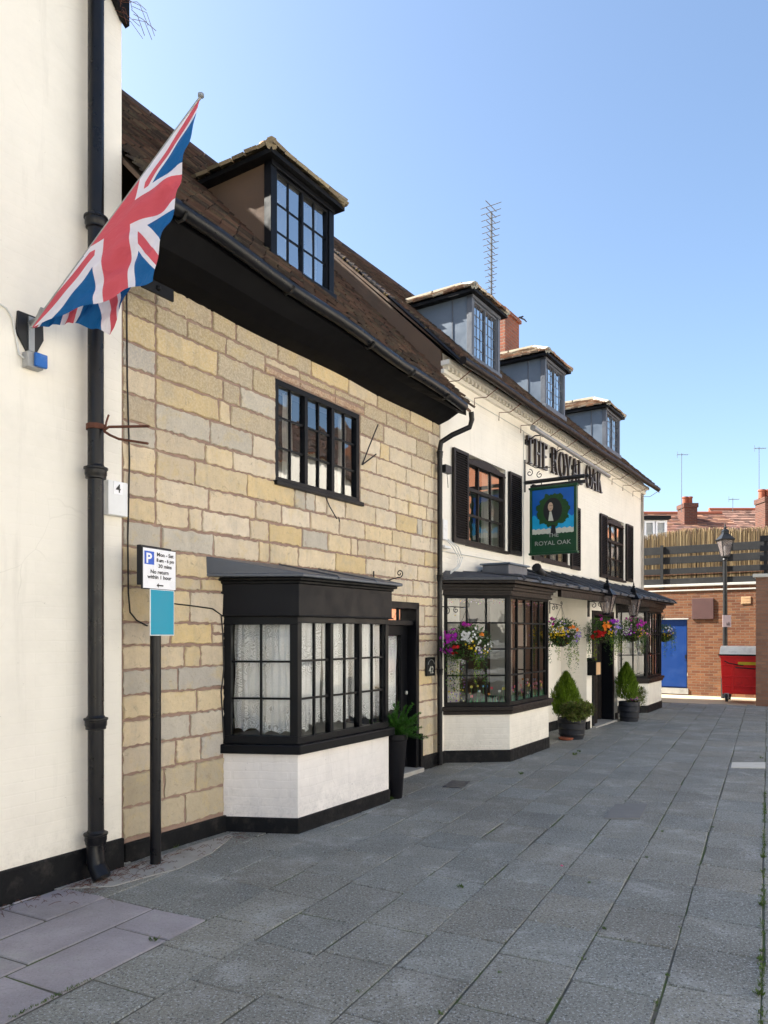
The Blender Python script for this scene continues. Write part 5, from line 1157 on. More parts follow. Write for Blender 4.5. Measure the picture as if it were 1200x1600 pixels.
# scheme entries: horizontal (-1 left .. 1 right), vertical, colour, count, radius, spread
hanging_basket(FP, -.09, .42, 1.56, 'flower basket hanging beside the drainpipe with purple petunias and white flowers', [(-.65, .35, (.50, .03, .50), 26, .034, .15), (-.75, -.35, (.50, .03, .50), 14, .034, .13), (-.1, .85, MAG, 10, .032, .09), (.05, .3, WHI, 44, .021, .16), (.55, -.15, WHI, 20, .018, .16), (.1, -.15, YEL, 8, .016, .15), (-.45, -.4, RED, 8, .026, .12), (.3, -.5, LIL, 20, .014, .18), (.55, .4, ORA, 3, .028, .05), (.7, -.4, YEL, 16, .012, .15)], .29, 2.03, (-.09, .0))
hanging_basket(FP, 2.47, .72, 1.70, 'flower basket with yellow and lilac blooms hanging right of the near pub bay', [(-.1, -.1, YEL, 55, .017, .22), (-.5, -.5, YEL, 14, .014, .12), (.55, .3, ORA, 8, .032, .1), (.7, -.3, LIL, 22, .022, .14), (-.45, .75, MAG, 8, .028, .12), (.0, .35, LIL, 20, .013, .25)], .27, 2.13, (2.09, .68))
hanging_basket(FP, 4.46, .74, 1.74, 'flower basket with red and orange blooms below the left wall lantern', [(-.1, -.3, RED, 20, .032, .16), (-.6, -.55, RED, 6, .026, .1), (.25, .25, ORA, 18, .032, .12), (.55, .5, PUR, 18, .028, .12), (.35, -.1, YEL, 22, .017, .14), (.7, .1, LIL, 18, .022, .14), (.0, .85, MAG, 7, .028, .1)], .29, 2.10)
hanging_basket(FP, 6.32, .75, 1.74, 'flower basket with pink and white blooms below the right wall lantern', [(.45, .5, MAG, 18, .032, .14), (-.35, -.2, WHI, 26, .02, .16), (-.1, .8, MAG, 10, .026, .12), (.0, -.1, PUR, 20, .02, .2), (.75, -.35, PNK, 18, .018, .2), (.5, -.1, YEL, 12, .016, .14), (-.7, .3, LIL, 14, .02, .12)], .30, 2.10)
hanging_basket(FP, 9.72, .58, 1.70, 'flower basket half hidden behind the far pub bay beside the blue door', [(.3, .4, WHI, 12, .022, .2), (.3, -.2, YEL, 14, .018, .2), (.4, .2, LIL, 10, .02, .2)], .24, 2.1, (9.35, .6))

def barrel(T, u, out, r, h):
    m = MB(); m.lathe(u, out, [(r*.80, .0), (r*.84, .03), (r*.9, h*.3), (r*.96, h*.6), (r, h), (r*.92, h), (r*.9, h-.04)], 28); p = m.build('barrel', 'barrel', T, smooth=True)
    m = MB()
    for zz_ in (.22, .5, .8): rr = r*(.86+.12*zz_)+.006; m.lathe(u, out, [(rr, h*zz_-.012), (rr+.006, h*zz_), (rr, h*zz_+.012)], 28)
    m.build('hoop', 'iron', p, smooth=True)
    m = MB(); m.lathe(u, out, [(r*.9, h-.05), (r*.9, h-.04)], 20); m.build('soil', 'soil', p)
def conifer(T, u, out, z0, r, h, n, col=(.09, .17, .015)):
    m = MB()
    for i in range(n):
        t = rnd(0, 1)**.8; an = rnd(0, 6.28); rr = r*(1-t**2.3)*(.5+.6*math.sqrt(rnd(0, 1)))*(1+.16*math.sin(an*5+t*9)+.10*math.sin(an*9-t*17))*(.85+.3*min(1, t*3)); f = rnd(.55, 1.45)*(.75+.4*rr/max(r, .01))
        p = Vector((u+rr*math.cos(an), -out+rr*math.sin(an), z0+h*t*.93)); d = Vector((math.cos(an)*.35, math.sin(an)*.35, 1))+rv()*.35
        leafq(m, p, d, rnd(.035, .10), rnd(.008, .016), tuple(q*f for q in col))
    return m.build('conifer', 'leaf', T, recalc=False)
def shrub(T, u, out, z, rx, rz_, n, pal, name='shrub', lf=.035):
    m = MB(); cl_ = [(rv(), rnd(.55, 1)) for _ in range(26)]
    for i in range(n):
        v, rr = random.choice(cl_); c_ = Vector((v.x*rx*rr, v.y*rx*rr, v.z*rz_*rr)); o_ = rv()*rnd(.2, 1)*rx*.38; f = rnd(.6, 1.4)
        leafq(m, Vector((u, -out, z))+c_+o_, o_+rv()*.02+Vector((0, 0, .01)), lf*rnd(.7, 1.2), lf*.5, tuple(q*f for q in random.choice(pal)))
    return m.build(name, 'leaf', T, recalc=False)
SHR = [(.14, .19, .035), (.19, .24, .05), (.09, .14, .03), (.22, .25, .07), (.15, .13, .05)]
T = thing('barrel_planter', 'black barrel planter with cone conifer and bushy shrub left of pub entrance', 'planter', FP, (3.22, -.62, 0), 'black barrel planters by the pub door')
barrel(T, 3.22, .62, .225, .33); conifer(T, 3.10, .57, .36, .19, .72, 7500, (.13, .21, .015)); shrub(T, 3.00, .70, .50, .24, .12, 7500, SHR, lf=.045); shrub(T, 3.22, .72, .46, .24, .09, 4500, SHR, name='shrub', lf=.045)
T = thing('barrel_planter', 'black barrel planter with conifer and purple pansies right of pub entrance', 'planter', FP, (6.15, -.74, 0), 'black barrel planters by the pub door')
barrel(T, 6.15, .74, .20, .38); conifer(T, 6.05, .72, .42, .17, .72, 5600, (.12, .20, .015)); shrub(T, 6.45, .80, .42, .20, .22, 3000, SHR); 
m = MB()
for i in range(26): flower(m, Vector((6.1+rnd(-.12, .12), -.82+rnd(-.08, .05), .42+rnd(-.01, .06))), Vector((0, -1, 1)), .026, random.choice([PUR, PUR, MAG, LIL]))
m.build('flowers', 'petal', T, recalc=False)
T = thing('saucer', 'broken terracotta saucer under the left barrel planter', 'saucer', FP, (3.1, -.55, 0))
m = MB(); m.lathe(3.0, .60, [(.09, .001), (.11, .012), (.12, .035), (.10, .04)], 16); m.build('dish', 'terracotta', T)
# tall tapered pot with fern
T = thing('tall_planter', 'tall tapered charcoal planter with feathery conifer by the cottage door', 'planter', FS, (2.93, -.56, 0))
m = MB(); cu_, co_ = 2.95, .56
m.lathe(cu_, co_, [(.065, .0), (.07, .01), (.118, .60), (.128, .61), (.128, .665), (.11, .665), (.105, .62)], 24); m.build('pot', 'fascia', T, smooth=True)
m = MB(); m.lathe(cu_, co_, [(.1, .62), (.1, .63)], 16); m.build('soil', 'soil', T)
m = MB()
for b_ in range(46):
    an = rnd(0, 6.28); el = rnd(.1, 1.3); L_ = rnd(.26, .52); d = Vector((math.cos(an)*math.cos(el), math.sin(an)*math.cos(el), math.sin(el))); p = Vector((cu_, -co_, .63))
    for i in range(22):
        t = i/22; q = p+d*L_*t+Vector((0, 0, -.10*t*t)); 
        for s_ in range(7):
            sd_ = (rv()*.9+d*1.1); f = rnd(.6, 1.35); leafq(m, q, sd_, rnd(.035, .06)*(1.15-t*.5), .011, (.05*f, .15*f, .02*f))
m.build('foliage', 'leaf', T, recalc=False)

# ------------------------------------------------------------------ parking sign on a post
bx, by = WP(243, 1350, 5.48).x, 5.48
T = thing('parking_sign', 'black post with white parking times sign above a plain teal plate', 'parking sign', FX, (bx, by, 0))
idl = lambda a, b, z: (a, b, z)
m = MB(idl); m.tube([(bx, by, -.02), (bx, by, 2.22)], .040, 16); m.tube([(bx, by, 2.1), (bx, by, 2.32)], .03, 12); m.build('post', 'pipe', T, smooth=True)
PD = Vector((500/1160., 1.0)).normalized(); PN = Vector((PD.y, -PD.x))
def mkface(x0, y0, Y0, L_):
    p = WP(x0, y0, Y0)
    return (lambda a, b, z: (p.x+PD.x*a+PN.x*b, p.y+PD.y*a+PN.y*b, z))
Yp = 5.29; sgf = mkface(222, 853, Yp, .4)
p0 = WP(222, 853, Yp); zt_ = p0.z+.0
def aw(x):   # distance along plate direction at image column x
    k2 = (x-600)/F; return (k2*Yp-p0.x)/(PD.x-k2*PD.y)
LW = aw(275); zb_ = zt_-.305
m = MB(sgf); m.box(0, LW, -.012, 0, zb_, zt_); pt_ = m.build('plate', 'text_black', T, bevel=.004)
m = MB(sgf); m.box(.008, LW-.008, .0003, .003, zb_+.008, zt_-.008); m.build('sign_face', 'sign_white', pt_, bevel=.001)
m = MB(sgf); m.box(.02, LW*.33, .0032, .0042, zt_-.125, zt_-.03); m.build('blue_panel', 'sign_blue', pt_)
kx = LW/.262
m = MB(sgf); text(m, 'P', .10, LW*.175, zt_-.114, .0052, .003, kx*.85); m.build('letter', 'sign_white', pt_)
m = MB(sgf)
for s_, sz_, a_, z_ in (('Mon - Sat', .038, .655, .058), ('8 am - 6 pm', .036, .66, .099), ('30 mins', .038, .65, .142), ('No return', .038, .49, .187), ('within 1 hour', .038, .49, .225)):
    text(m, s_, sz_, LW*a_, zt_-z_, .0045, .0011, kx*(.78 if '8' in s_ else .88))
za = zt_-.272; m.face([m.p(a, .0045, z) for a, z in ((LW*.40, za), (LW*.46, za-.017), (LW*.46, za-.005), (LW*.60, za-.005), (LW*.60, za+.005), (LW*.46, za+.005), (LW*.46, za+.017))])
m.build('lettering', 'text_black', pt_)
m = MB(sgf); m.box(-.0, LW*.9, -.05, -.0125, zb_+.03, zt_+.012); m.build('sign_channel', 'text_black', T, bevel=.004)
sg2 = sgf; a0, a1 = aw(233), aw(271); z2 = zb_-.0
m = MB(sgf); m.box(a0, a1, .004, .008, z2-.335, z2+.004); tp_ = m.build('plate', 'white_plastic', T, bevel=.002)
m = MB(sgf); m.box(a0+.008, a1-.008, .0084, .0095, z2-.328, z2-.001); m.build('plate_face', 'teal', tp_)
m = MB(sgf); m.box(a0+.1, a1-.1, -.05, .003, z2-.1, z2-.07); m.build('clip', 'galv', T)

# ------------------------------------------------------------------ chimney and aerials on the pub roof
def aerial(fr, u, out, z0, h, kind, label, boom=(1, 0), s=1.):
    T = thing('aerial', label, 'tv aerial', fr, (u, -out, z0))
    m = MB(); m.tube([(u, out, z0), (u, out, z0+h)], .014*s, 6); m.build('mast', 'dull_alu', T)
    if kind == 'tall':
        m = MB()
        for i in range(16): z_ = z0+h*(.36+.045*i); l_ = (.09+.009*i); m.tube([(u-l_*1.3, out, z_), (u+l_*1.3, out, z_+.02)], .012, 4); m.tube([(u, out-l_*1.2, z_+.02), (u, out+l_*1.2, z_+.02)], .010, 4)
        m.tube([(u+.05, out, z0+h*.3), (u+.06, out, z0+h)], .012, 5)
        for z_ in (z0+h*.25, z0+h*.36): m.tube([(u-.13, out, z_), (u+.13, out, z_), (u+.13, out, z_+.07), (u-.13, out, z_+.07), (u-.13, out, z_)], .006, 4)
        m.build('elements', 'dull_alu', T)
    else:
        m = MB(); bx_, by_ = boom; L_ = .55*s; zt = z0+h-.08*s
        m.tube([(u-bx_*L_*.4, out-by_*L_*.4, zt), (u+bx_*L_*.6, out+by_*L_*.6, zt)], .012*s, 5)
        for i in range(8): t = -.4+i/7; c_ = (u+bx_*L_*t, out+by_*L_*t); m.tube([(c_[0]-by_*.14*s, c_[1]+bx_*.14*s, zt), (c_[0]+by_*.14*s, c_[1]-bx_*.14*s, zt)], .006*s, 4)
        m.tube([(u-bx_*L_*.4, out, zt-.16*s), (u-bx_*L_*.4, out, zt+.16*s)], .01*s, 4); m.build('elements', 'dull_alu', T)
    return T
T = thing('chimney', 'square red brick chimney stack rising behind the first pub dormer', 'chimney', FP, (8.9, 3.0, 8.2))
c0, zc0 = FP.px(780, 545, -3.0); c1, _ = FP.px(803, 512, -3.0); zc = 9.72
m = MB(); m.box(c0+.02, c1-.02, -3.25, -2.85, 7.9, zc-.12); m.box(c0-.03, c1+.03, -3.3, -2.8, zc-.12, zc-.04); m.box(c0, c1, -3.27, -2.83, zc-.04, zc); m.build('stack', 'brick_pub', T)
m = MB(); m.prism([(c0+.05, -3.2), (c1-.05, -3.2), (c1-.05, -2.9), (c0+.05, -2.9)], zc, zc+.05); m.lathe(c0+.25, -3.05, [(.11, zc+.04), (.10, zc+.10), (.11, zc+.12), (.08, zc+.13)], 14); m.build('pot', 'terracotta', T)
m = MB(); m.tube([(c1-.04, -2.9, zc-.02), (c1-.02, -2.85, zc+.05), (c1+.2, -2.8, zc+.06), (c1+.3, -2.78, zc+.03)], .03, 6, r1=.012); m.tube([(c1+.0, -2.85, zc+.05), (c1+.12, -2.8, zc+.11)], .02, 5); tag(m.build('chimney_fitting', 'text_black', fr=FP, smooth=True), 'small black fitting sticking out sideways from the brick chimney top', 'fitting')
ua, za_ = FP.px(767, 470, -2.9)
aerial(FP, ua, -2.9, 8.4, 3.35, 'tall', 'tall many ringed television aerial rising behind the first pub dormer')

# ================================================================== FAR END: brick wall, door, fence, bin, lamp
BWL = thing('brick_wall', 'sunlit orange brick boundary wall with a blue door at the end of the street', 'wall', FB)
BH = 3.02
m = MB(); wall_cells(m, -5.5, 4.5, -.03, BH, -.25, 0, [(-.25, .675, .16, 2.13)]); bwm = m.build('brickwork', 'brick', BWL)
m = MB(); m.box(-5.5, 4.5, -.29, .05, BH, BH+.07); m.box(-5.5, 4.5, -.05, .03, BH-.13, BH-.09); m.build('coping', 'coping', BWL, bevel=.01)
m = MB(); m.box(-.22, .645, -.12, -.06, .17, 2.1); dd = m.build('door', 'door_blue', BWL, bevel=.004)
m = MB(); [m.box(-.2, .63, -.0605, -.052, z_, z_+.012) for z_ in (.20,)]; m.box(.57, .635, -.06, -.05, .95, 1.15); m.build('door_ledge', 'door_blue', dd)
m = MB(); m.box(.60, .63, -.05, -.03, 1.0, 1.1); m.build('handle', 'iron', dd)
m = MB(); m.box(-.27, .70, -.12, .008, 2.10, 2.135); m.build('door_lintel', 'coping', BWL); m = MB(); m.box(-.25, .70, -.25, .03, .0, .16); m.build('door_step', 'concrete', BWL)
m = MB(); m.box(.80, 1.36, .004, .045, 2.10, 2.68); m.build('stone_plate', 'plum_slab', BWL, bevel=.008)
m = MB(); m.box(2.05, 2.28, .003, .02, 2.50, 2.70); 
for i in range(4): m.box(2.07, 2.26, .02, .026, 2.52+i*.045, 2.54+i*.045)
m.build('air_brick', 'cream_pot', BWL)
# post and rail fence on the wall
T = thing('rail_fence', 'dark horizontal rail fence standing on the brick wall', 'fence', FB, (0, .1, BH+.07))
for z_, h_ in ((3.10, .16), (3.39, .16), (3.68, .20), (3.96, .22)): m = MB(); m.box(-5.5, 2.7, -.10, -.06, z_, z_+h_); m.build('rail', 'dark_rail', T, bevel=.004)
for u_ in (-2.2, -.02, 1.62): m = MB(); m.box(u_-.04, u_+.04, -.055, .0, 3.04, 4.22); m.box(u_-.06, u_+.06, -.09, .04, 2.98, 3.10); m.build('post', 'dark_rail', T)
# reed screen
T = thing('reed_screen', 'tall straw coloured reed screen behind the dark rails', 'screen', FB, (0, 1.0, 3.0))
m = MB()
for i in range(5200):
    u_ = rnd(-5.5, 4.2); b_ = -.5+rnd(-.02, .02); top = 4.62+.05*math.sin(u_*2.1)+rnd(-.14, .06)-(.12 if u_ < -1 else 0); w_ = rnd(.003, .007); le = rnd(-.04, .04); f = rnd(.55, 1.25); c_ = random.choice([(.36, .25, .12), (.28, .19, .09), (.44, .33, .18), (.16, .10, .05), (.09, .06, .035)])
    m.hexa([(u_-w_, b_, 3.0), (u_+w_, b_, 3.0), (u_, b_+w_, 3.0)], [(u_-w_+le, b_, top), (u_+w_+le, b_, top), (u_+le, b_+w_, top)], tuple(q*f for q in c_))
m.build('reeds', 'reed', T, recalc=False)
m = MB(); m.box(-5.5, 4.2, -.60, -.54, 3.0, 4.45); m.build('backing_mesh', 'rust', T)
for z_ in (3.4, 4.2): m = MB(); m.tube([(-5.5, -.47, z_), (4.2, -.47, z_)], .008, 4); m.build('wire', 'rust', T)
m = MB(); m.box(-5.5, 4.5, -9, -.25, 2.7, 2.9); tag(m.build('roof_terrace', 'concrete', fr=FB), 'flat concrete roof terrace behind the brick wall', 'terrace')
# pier at right
pu, _ = FB.px(1181, 1000, 0); PX = WP(1181, 1103, 17.45)
T = thing('brick_pier', 'shaded brown brick garage pier at the right edge behind the red bin', 'pier', FX, (PX.x, PX.y, 0))
FPI = Frame(1181, 1103, -1152)
ORG[T.name] = (Vector((0, 0, 0)), FPI); T.location = FPI.world(0, 0, 0); T.rotation_euler = (0, 0, FPI.rot)
m = MB(); m.box(0, 3.5, -.75, 0, -.03, 3.02); m.build('brickwork', 'brick_brown', T)
m = MB(); m.box(-.06, 3.6, -.8, .06, 3.02, 3.10); m.build('coping', 'coping', T, bevel=.01)
T = thing('rail_fence', 'short stack of dark rails on the brick pier at the right edge', 'fence', FX, (0, 0, 3.1)); ORG[T.name] = (Vector((.1, 0, 3.1)), FPI); T.location = FPI.world(.1, 0, 3.1); T.rotation_euler = (0, 0, FPI.rot)
for z_ in (3.18, 3.40, 3.63, 3.86): m = MB(); m.box(.08, 3.4, -.08, -.04, z_, z_+.14); m.build('rail', 'dark_rail', T, bevel=.004)
m = MB(); m.box(.16, .24, -.12, -.085, 3.1, 4.0); m.build('post', 'dark_rail', T)
# bin
BB = WP(1152, 1096, 18.2)
T = thing('wheelie_bin', 'large red four wheeled waste bin with grey lid by the brick pier', 'bin', FX, (BB.x, BB.y, 0)); FBI = Frame(1126, 1096, -1400)
ORG[T.name] = (Vector((0, 0, 0)), FBI); T.location = FBI.world(0, 0, 0); T.rotation_euler = (0, 0, FBI.rot)
m = MB(); lo = [(.08, 0, .20), (1.14, 0, .20), (1.14, -.75, .20), (.08, -.75, .20)]; hi = [(0, .06, 1.14), (1.22, .06, 1.14), (1.22, -.85, 1.14), (0, -.85, 1.14)]
lo = [(.04, .03, .20), (1.18, .03, .20), (1.18, -.78, .20), (.04, -.78, .20)]; m.hexa(lo, hi); bd = m.build('body', 'bin_red', T, bevel=.02)
m = MB()
for z_ in (.38, .62, .90): f = (z_-.2)/.94; m.box(.05-.04*f, 1.17+.04*f, .03+.03*f, .03*f+.055, z_, z_+.03)
m.box(-.02, 1.24, -.87, .085, 1.10, 1.15); m.box(.25, .29, .03, .06, .3, 1.05); m.box(.92, .96, .03, .06, .3, 1.05)
m.build('ribs', 'bin_red', bd, bevel=.008)
m = MB(); m.box(-.05, 1.26, -.9, .10, 1.15, 1.185); m.build('rim', 'rubber', T, bevel=.01)
m = MB(); n = 10; prv = None
for i in range(n+1):
    t = i/n; b_ = .09-.98*t; z_ = 1.19+.20*math.sin(math.pi*t)**.7; cur = [m.p(-.02, b_, z_-.0), m.p(1.24, b_, z_), m.p(1.24, b_, 1.186), m.p(-.02, b_, 1.186)]
    if prv: [m.face([prv[k2], prv[(k2+1) % 4], cur[(k2+1) % 4], cur[k2]]) for k2 in range(4)]
    else: m.face(cur)
    prv = cur
m.face(prv); m.build('lid', 'bin_lid', T)
m = MB(); m.box(.40, .80, .075, .085, .93, 1.0); m.build('label_plate', 'yellow', bd)
m = MB(); m.tube([(.1, .12, 1.02), (.2, .14, .97), (.4, .14, .93), (.52, .1, .92)], .012, 5); m.tube([(.35, .08, .86), (.4, .14, .86), (.8, .14, .84), (.85, .08, .84)], .014, 5); m.build('handle', 'rubber', T)
for (a_, b_) in ((.14, -.04), (1.06, -.04), (.14, -.72), (1.06, -.72)):
    m = MB(); m.tube([(a_-.03, b_+.06, .085), (a_+.03, b_+.06, .085)], .085, 16); w = m.build('wheel', 'rubber', T, smooth=True)
    m = MB(); m.box(a_-.05, a_-.036, b_-.0, b_+.09, .08, .22); m.box(a_+.036, a_+.05, b_-.0, b_+.09, .08, .22); m.box(a_-.05, a_+.05, b_-.01, b_+.08, .19, .22); m.build('castor', 'galv', w)
# litter under the bin
m = MB()
for i in range(5): a_ = .9+rnd(-.1, .12); m.hexa([(a_, .1, .01), (a_+.15, .12, .01), (a_+.1, -.05, .01)], [(a_+.03, .1, .14+rnd(0, .05)), (a_+.12, .1, .1), (a_+.08, 0, .12)])
tag(m.build('plastic_bag', 'white_plastic', fr=FBI), 'crumpled white plastic bag under the red bin', 'bag')
# lamp post
LPY = 19.5; lx = WP(1133, 1000, LPY).x
FL = WorldFrame()
T = thing('street_lamp', 'black street lamp post with square glass lantern behind the red bin', 'street lamp', FX, (lx, LPY, 0))
m = MB(); LB = -LPY
m.lathe(lx, LB, [(.10, .0), (.10, .5), (.11, .52), (.07, .58), (.06, .9), (.055, 2.5), (.045, 3.62), (.07, 3.64), (.05, 3.70)], 16); m.build('post', 'iron', T, smooth=True)
lantern_head(T, lx, LB, 3.74, 1.12, 'iron')
T = thing('notice', 'small pinkish notice with an arrow symbol fixed to the lamp post', 'sign', FX, (lx, LPY-.1, 2.2))
m = MB(idl); zc_ = WP(1134, 970, LPY-.1).z; m.box(lx-.10, lx+.115, LPY-.085, LPY-.075, zc_-.16, zc_+.15); mt['pinkish'] = M('pinkish_plastic', (.62, .48, .48), .5, .05); m.build('plate', 'pinkish', T)
m = MB(idl); q = LPY-.0875; [m.face([m.p(lx+a, q, zc_+z) for a, z in pl_]) for pl_ in ([(.0, -.12), (.09, -.12), (.09, -.10), (.0, -.10)], [(.0, -.12), (.02, -.12), (.02, -.05), (.0, -.05)], [(.05, -.1), (.07, -.1), (.07, -.03), (.05, -.03)], [(.03, -.07), (.09, -.07), (.06, -.04)])]; m.build('symbol', 'text_black', T)

# houses beyond
def farhouse(name_label, X0, X1, Y, D, ze, zr, wall='brick_red', pal=None):
    T = thing('far_house', name_label, 'house', FX, (X0, Y, 0)); pal = pal or [(.30, .15, .10), (.24, .12, .09), (.35, .19, .12), (.2, .12, .1)]
    m = MB(idl); m.box(X0, X1, Y, Y+D, 0, ze); m.hexa([(X0, Y, ze), (X0, Y+D, ze), (X0, Y+D/2, zr-.03)], [(X1, Y, ze), (X1, Y+D, ze), (X1, Y+D/2, zr-.03)]); m.build('wall', wall, T)
    m = MB(); tiles(m, (X0-.1, Y-.2, ze-.05), (X1+.1, Y-.2, ze-.05), (X0-.1, Y+D/2, zr), (X1+.1, Y+D/2, zr), pal, .2, .3, .03, 1.2); tiles(m, (X0-.1, Y+D+.2, ze-.05), (X1+.1, Y+D+.2, ze-.05), (X0-.1, Y+D/2, zr), (X1+.1, Y+D/2, zr), pal, .3, .5, .03, 1.2)
    rf = m.build('roof', 'far_tile', T, recalc=False); m = MB(idl); m.tube([(X0-.1, Y+D/2, zr+.02), (X1+.1, Y+D/2, zr+.02)], .1, 8); m.build('ridge', 'terracotta', rf); return T
def wx(x, Y): return (x-600)/F*Y
def wz(y, Y): return HC+(HZ-y)/F*Y
H1 = farhouse('distant house with brown tiled roof and chimney over the reed screen', wx(1040, 33), wx(1172, 33), 33, 6, wz(842, 33), wz(803, 36))
H2 = farhouse('more distant tiled house roof at the right behind the reed screen', wx(1154, 35.5), wx(1290, 35), 35.5, 6, wz(842, 35), wz(797, 38.5), pal=[(.34, .2, .15), (.28, .16, .12), (.22, .13, .1)])
def farchimney(x0, x1, yt, yb, Y, label, pots):
    T = thing('chimney', label, 'chimney', FX, (wx(x0, Y), Y, wz(yb, Y)))
    m = MB(idl); a0, a1 = wx(x0, Y), wx(x1, Y); z1_ = wz(yt, Y); m.box(a0+.04, a1-.04, Y, Y+.8, wz(yb, Y)-1, z1_-.2); m.box(a0, a1, Y-.04, Y+.84, z1_-.2, z1_); m.build('stack', 'brick_red', T)
    for px_ in pots: m = MB(idl); c_ = wx(px_, Y); m.lathe(c_, Y+.4, [(.13, z1_), (.12, z1_+.28), (.15, z1_+.3), (.14, z1_+.36)], 12); m.build('pot', 'terracotta', T, smooth=True)
farchimney(1068, 1091, 786, 822, 34.5, 'distant brick chimney with two red clay pots above the reed screen', (1076, 1083))
farchimney(1194, 1215, 776, 870, 30, 'distant brick chimney cut by the right edge of the view', (1198, 1208))
# white framed box dormer / extension
T = thing('roof_extension', 'flat roofed distant extension with white framed windows left of the chimney', 'house extension', FX, (wx(1007, 29), 29, 3))
Y = 29
m = MB(idl); m.box(wx(985, Y), wx(1044, Y), Y+.1, Y+3, wz(860, Y), wz(812, Y)); m.build('wall', 'white_upvc', T)
m = MB(idl); m.box(wx(983, Y), wx(1047, Y), Y-.1, Y+3, wz(811.5, Y), wz(806, Y)); m.build('flat_roof', 'black_matt', T)
fx = lambda a, b, z: (a, Y-b, z)
for x0, x1, mm in ((990, 1005, 0), (1007.5, 1023, 0), (1025, 1041, 1)): window(T, fx, wx(x0, Y), wx(x1, Y), wz(842, Y), wz(814, Y), [1], 1, b=.0, fw=.06, depth=.09, fmat='white_upvc', gmat='glass_up')
for x_, yt, Y, lab in ((1065, 708, 34.6, 'thin distant aerial on the far left chimney stack'), (1186, 698, 33, 'tall thin aerial mast near the right edge of the view'), (1145, 778, 37, 'small low aerial on the distant ridge in the middle')):
    z0 = wz(800 if x_ != 1186 else 840, Y); h = wz(yt, Y)-z0; aerial(FX, wx(x_, Y), -Y, z0, h, 'yagi', lab, (1, .0), .9)

# ================================================================== opposite side (seen in the window reflections)
def opp(u0, u1, out, mat, label, hz=6.3, nwin=3, fmat='white_upvc'):
    FO = Frame(690, 1193, 1368); T = thing('opposite_house', label, 'house', FP, (u1, -out, 0))
    f = face((u1, out), (u0, out))   # outward normal faces the pub
    L_ = f.L; holes = [(L_*(i+.5)/nwin-.5, L_*(i+.5)/nwin+.5, z, z+1.4) for i in range(nwin) for z in (.9, 3.7)]
    m = MB(f); wall_cells(m, 0, L_, 0, hz, -6, 0, holes); m.build('wall', mat, T)
    for h in holes: window(T, f, h[0], h[1], h[2], h[3], [2], 2, b=-.08, fw=.07, fmat=fmat, gmat='glass'); 
    m = MB(f); a, b, c_, d = [Vector(f(*q)) for q in ((-.1, .3, hz-.05), (L_+.1, .3, hz-.05), (-.1, -3, hz+2.6), (L_+.1, -3, hz+2.6))]; tiles(m, a, b, c_, d, TILES, .3, .5, .03); m.build('roof', 'tile', T, recalc=False)
    return T
opp(-24, -9, 12.0, 'white_brick', 'white house across the street behind the camera')
opp(-8.8, 2.8, 12.0, 'white_render', 'cream house across the street opposite the stone cottage', 6.5)
opp(3, 18, 12.0, 'white_brick', 'long white house across the street opposite the pub', 8.0, 5)
opp(18.2, 34, 12.0, 'opp_brick', 'tall red brick house across the street mirrored in the upper windows', 10.4, 5)
opp(34.2, 56, 12.0, 'opp_brick', 'farthest red brick house across the street beyond the pub', 10.0, 6)

# parked 4x4 facing the pub bay
cxw, cyw = 5.0, -2.6
T = thing('parked_car', 'boxy dark off road car with roof rack mirrored in the pub bay glass', 'car', FX, (cxw, cyw, 0))
M('x', (1, 1, 1)); mt['car'] = M('grey_blue_car_paint', (.02, .025, .03), .3, .1, 3, .02, 10); mt['car_pale'] = M('pale_grey_car_paint', (.45, .47, .48), .35, .05, 3, .02, 10)
cf = lambda a, b, z: (cxw+a, cyw-b, z)     # front faces +Y : front at b=-2
m = MB(cf); m.box(-.85, .85, -1.9, 2.1, .45, 1.05); m.hexa([(-.82, -.7, 1.05), (.82, -.7, 1.05), (.82, 2.1, 1.05), (-.82, 2.1, 1.05)], [(-.74, -.35, 1.85), (.74, -.35, 1.85), (.74, 2.05, 1.85), (-.74, 2.05, 1.85)]); m.build('body', 'car', T, bevel=.04)
m = MB(cf); m.hexa([(-.72, -.72, 1.14), (.72, -.72, 1.14), (.66, -.40, 1.76), (-.66, -.40, 1.76)], [(-.72, -.74, 1.14), (.72, -.74, 1.14), (.66, -.42, 1.76), (-.66, -.42, 1.76)]); m.build('windscreen', 'text_black', T)
m = MB(cf); m.box(-.72, .72, -1.93, -.7, 1.052, 1.13); m.build('bonnet', 'car_pale', T, bevel=.02)
m = MB(cf); m.box(-.9, .9, -2.1, -1.95, .45, .62); m.box(-.6, .6, -1.96, -1.905, .95, 1.04); m.build('bumper', 'car_pale', T, bevel=.01)
m = MB(cf); [m.box(-.55, .55, -1.95, -1.91, .66+i*.06, .69+i*.06) for i in range(5)]; m.build('grille', 'text_black', T)
for s_ in (-.68, .68): m = MB(cf); m.tube([(s_, -1.9, .84), (s_, -1.96, .84)], .1, 16); m.build('headlight', 'silver', T, smooth=True)
for s_ in (-.85, .85):
    for b_ in (-1.25, 1.4): m = MB(cf); m.tube([(s_-.1, b_, .38), (s_+.1, b_, .38)], .38, 20); m.build('wheel', 'rubber', T, smooth=True)
m = MB(cf); m.box(-.7, .7, -.3, 2.0, 1.95, 1.98); [m.box(-.7+i*.35, -.66+i*.35, -.35, 2.0, 1.98, 2.03) for i in range(5)]; [m.box(a, a+.04, b, b+.04, 1.84, 1.96) for a in (-.7, .66) for b in (-.2, 1.9)]; m.build('roof_rack', 'galv', T)
m = MB(cf); m.box(-.25, .25, -2.115, -2.102, .48, .59); m.build('number_plate', 'sign_white', T)

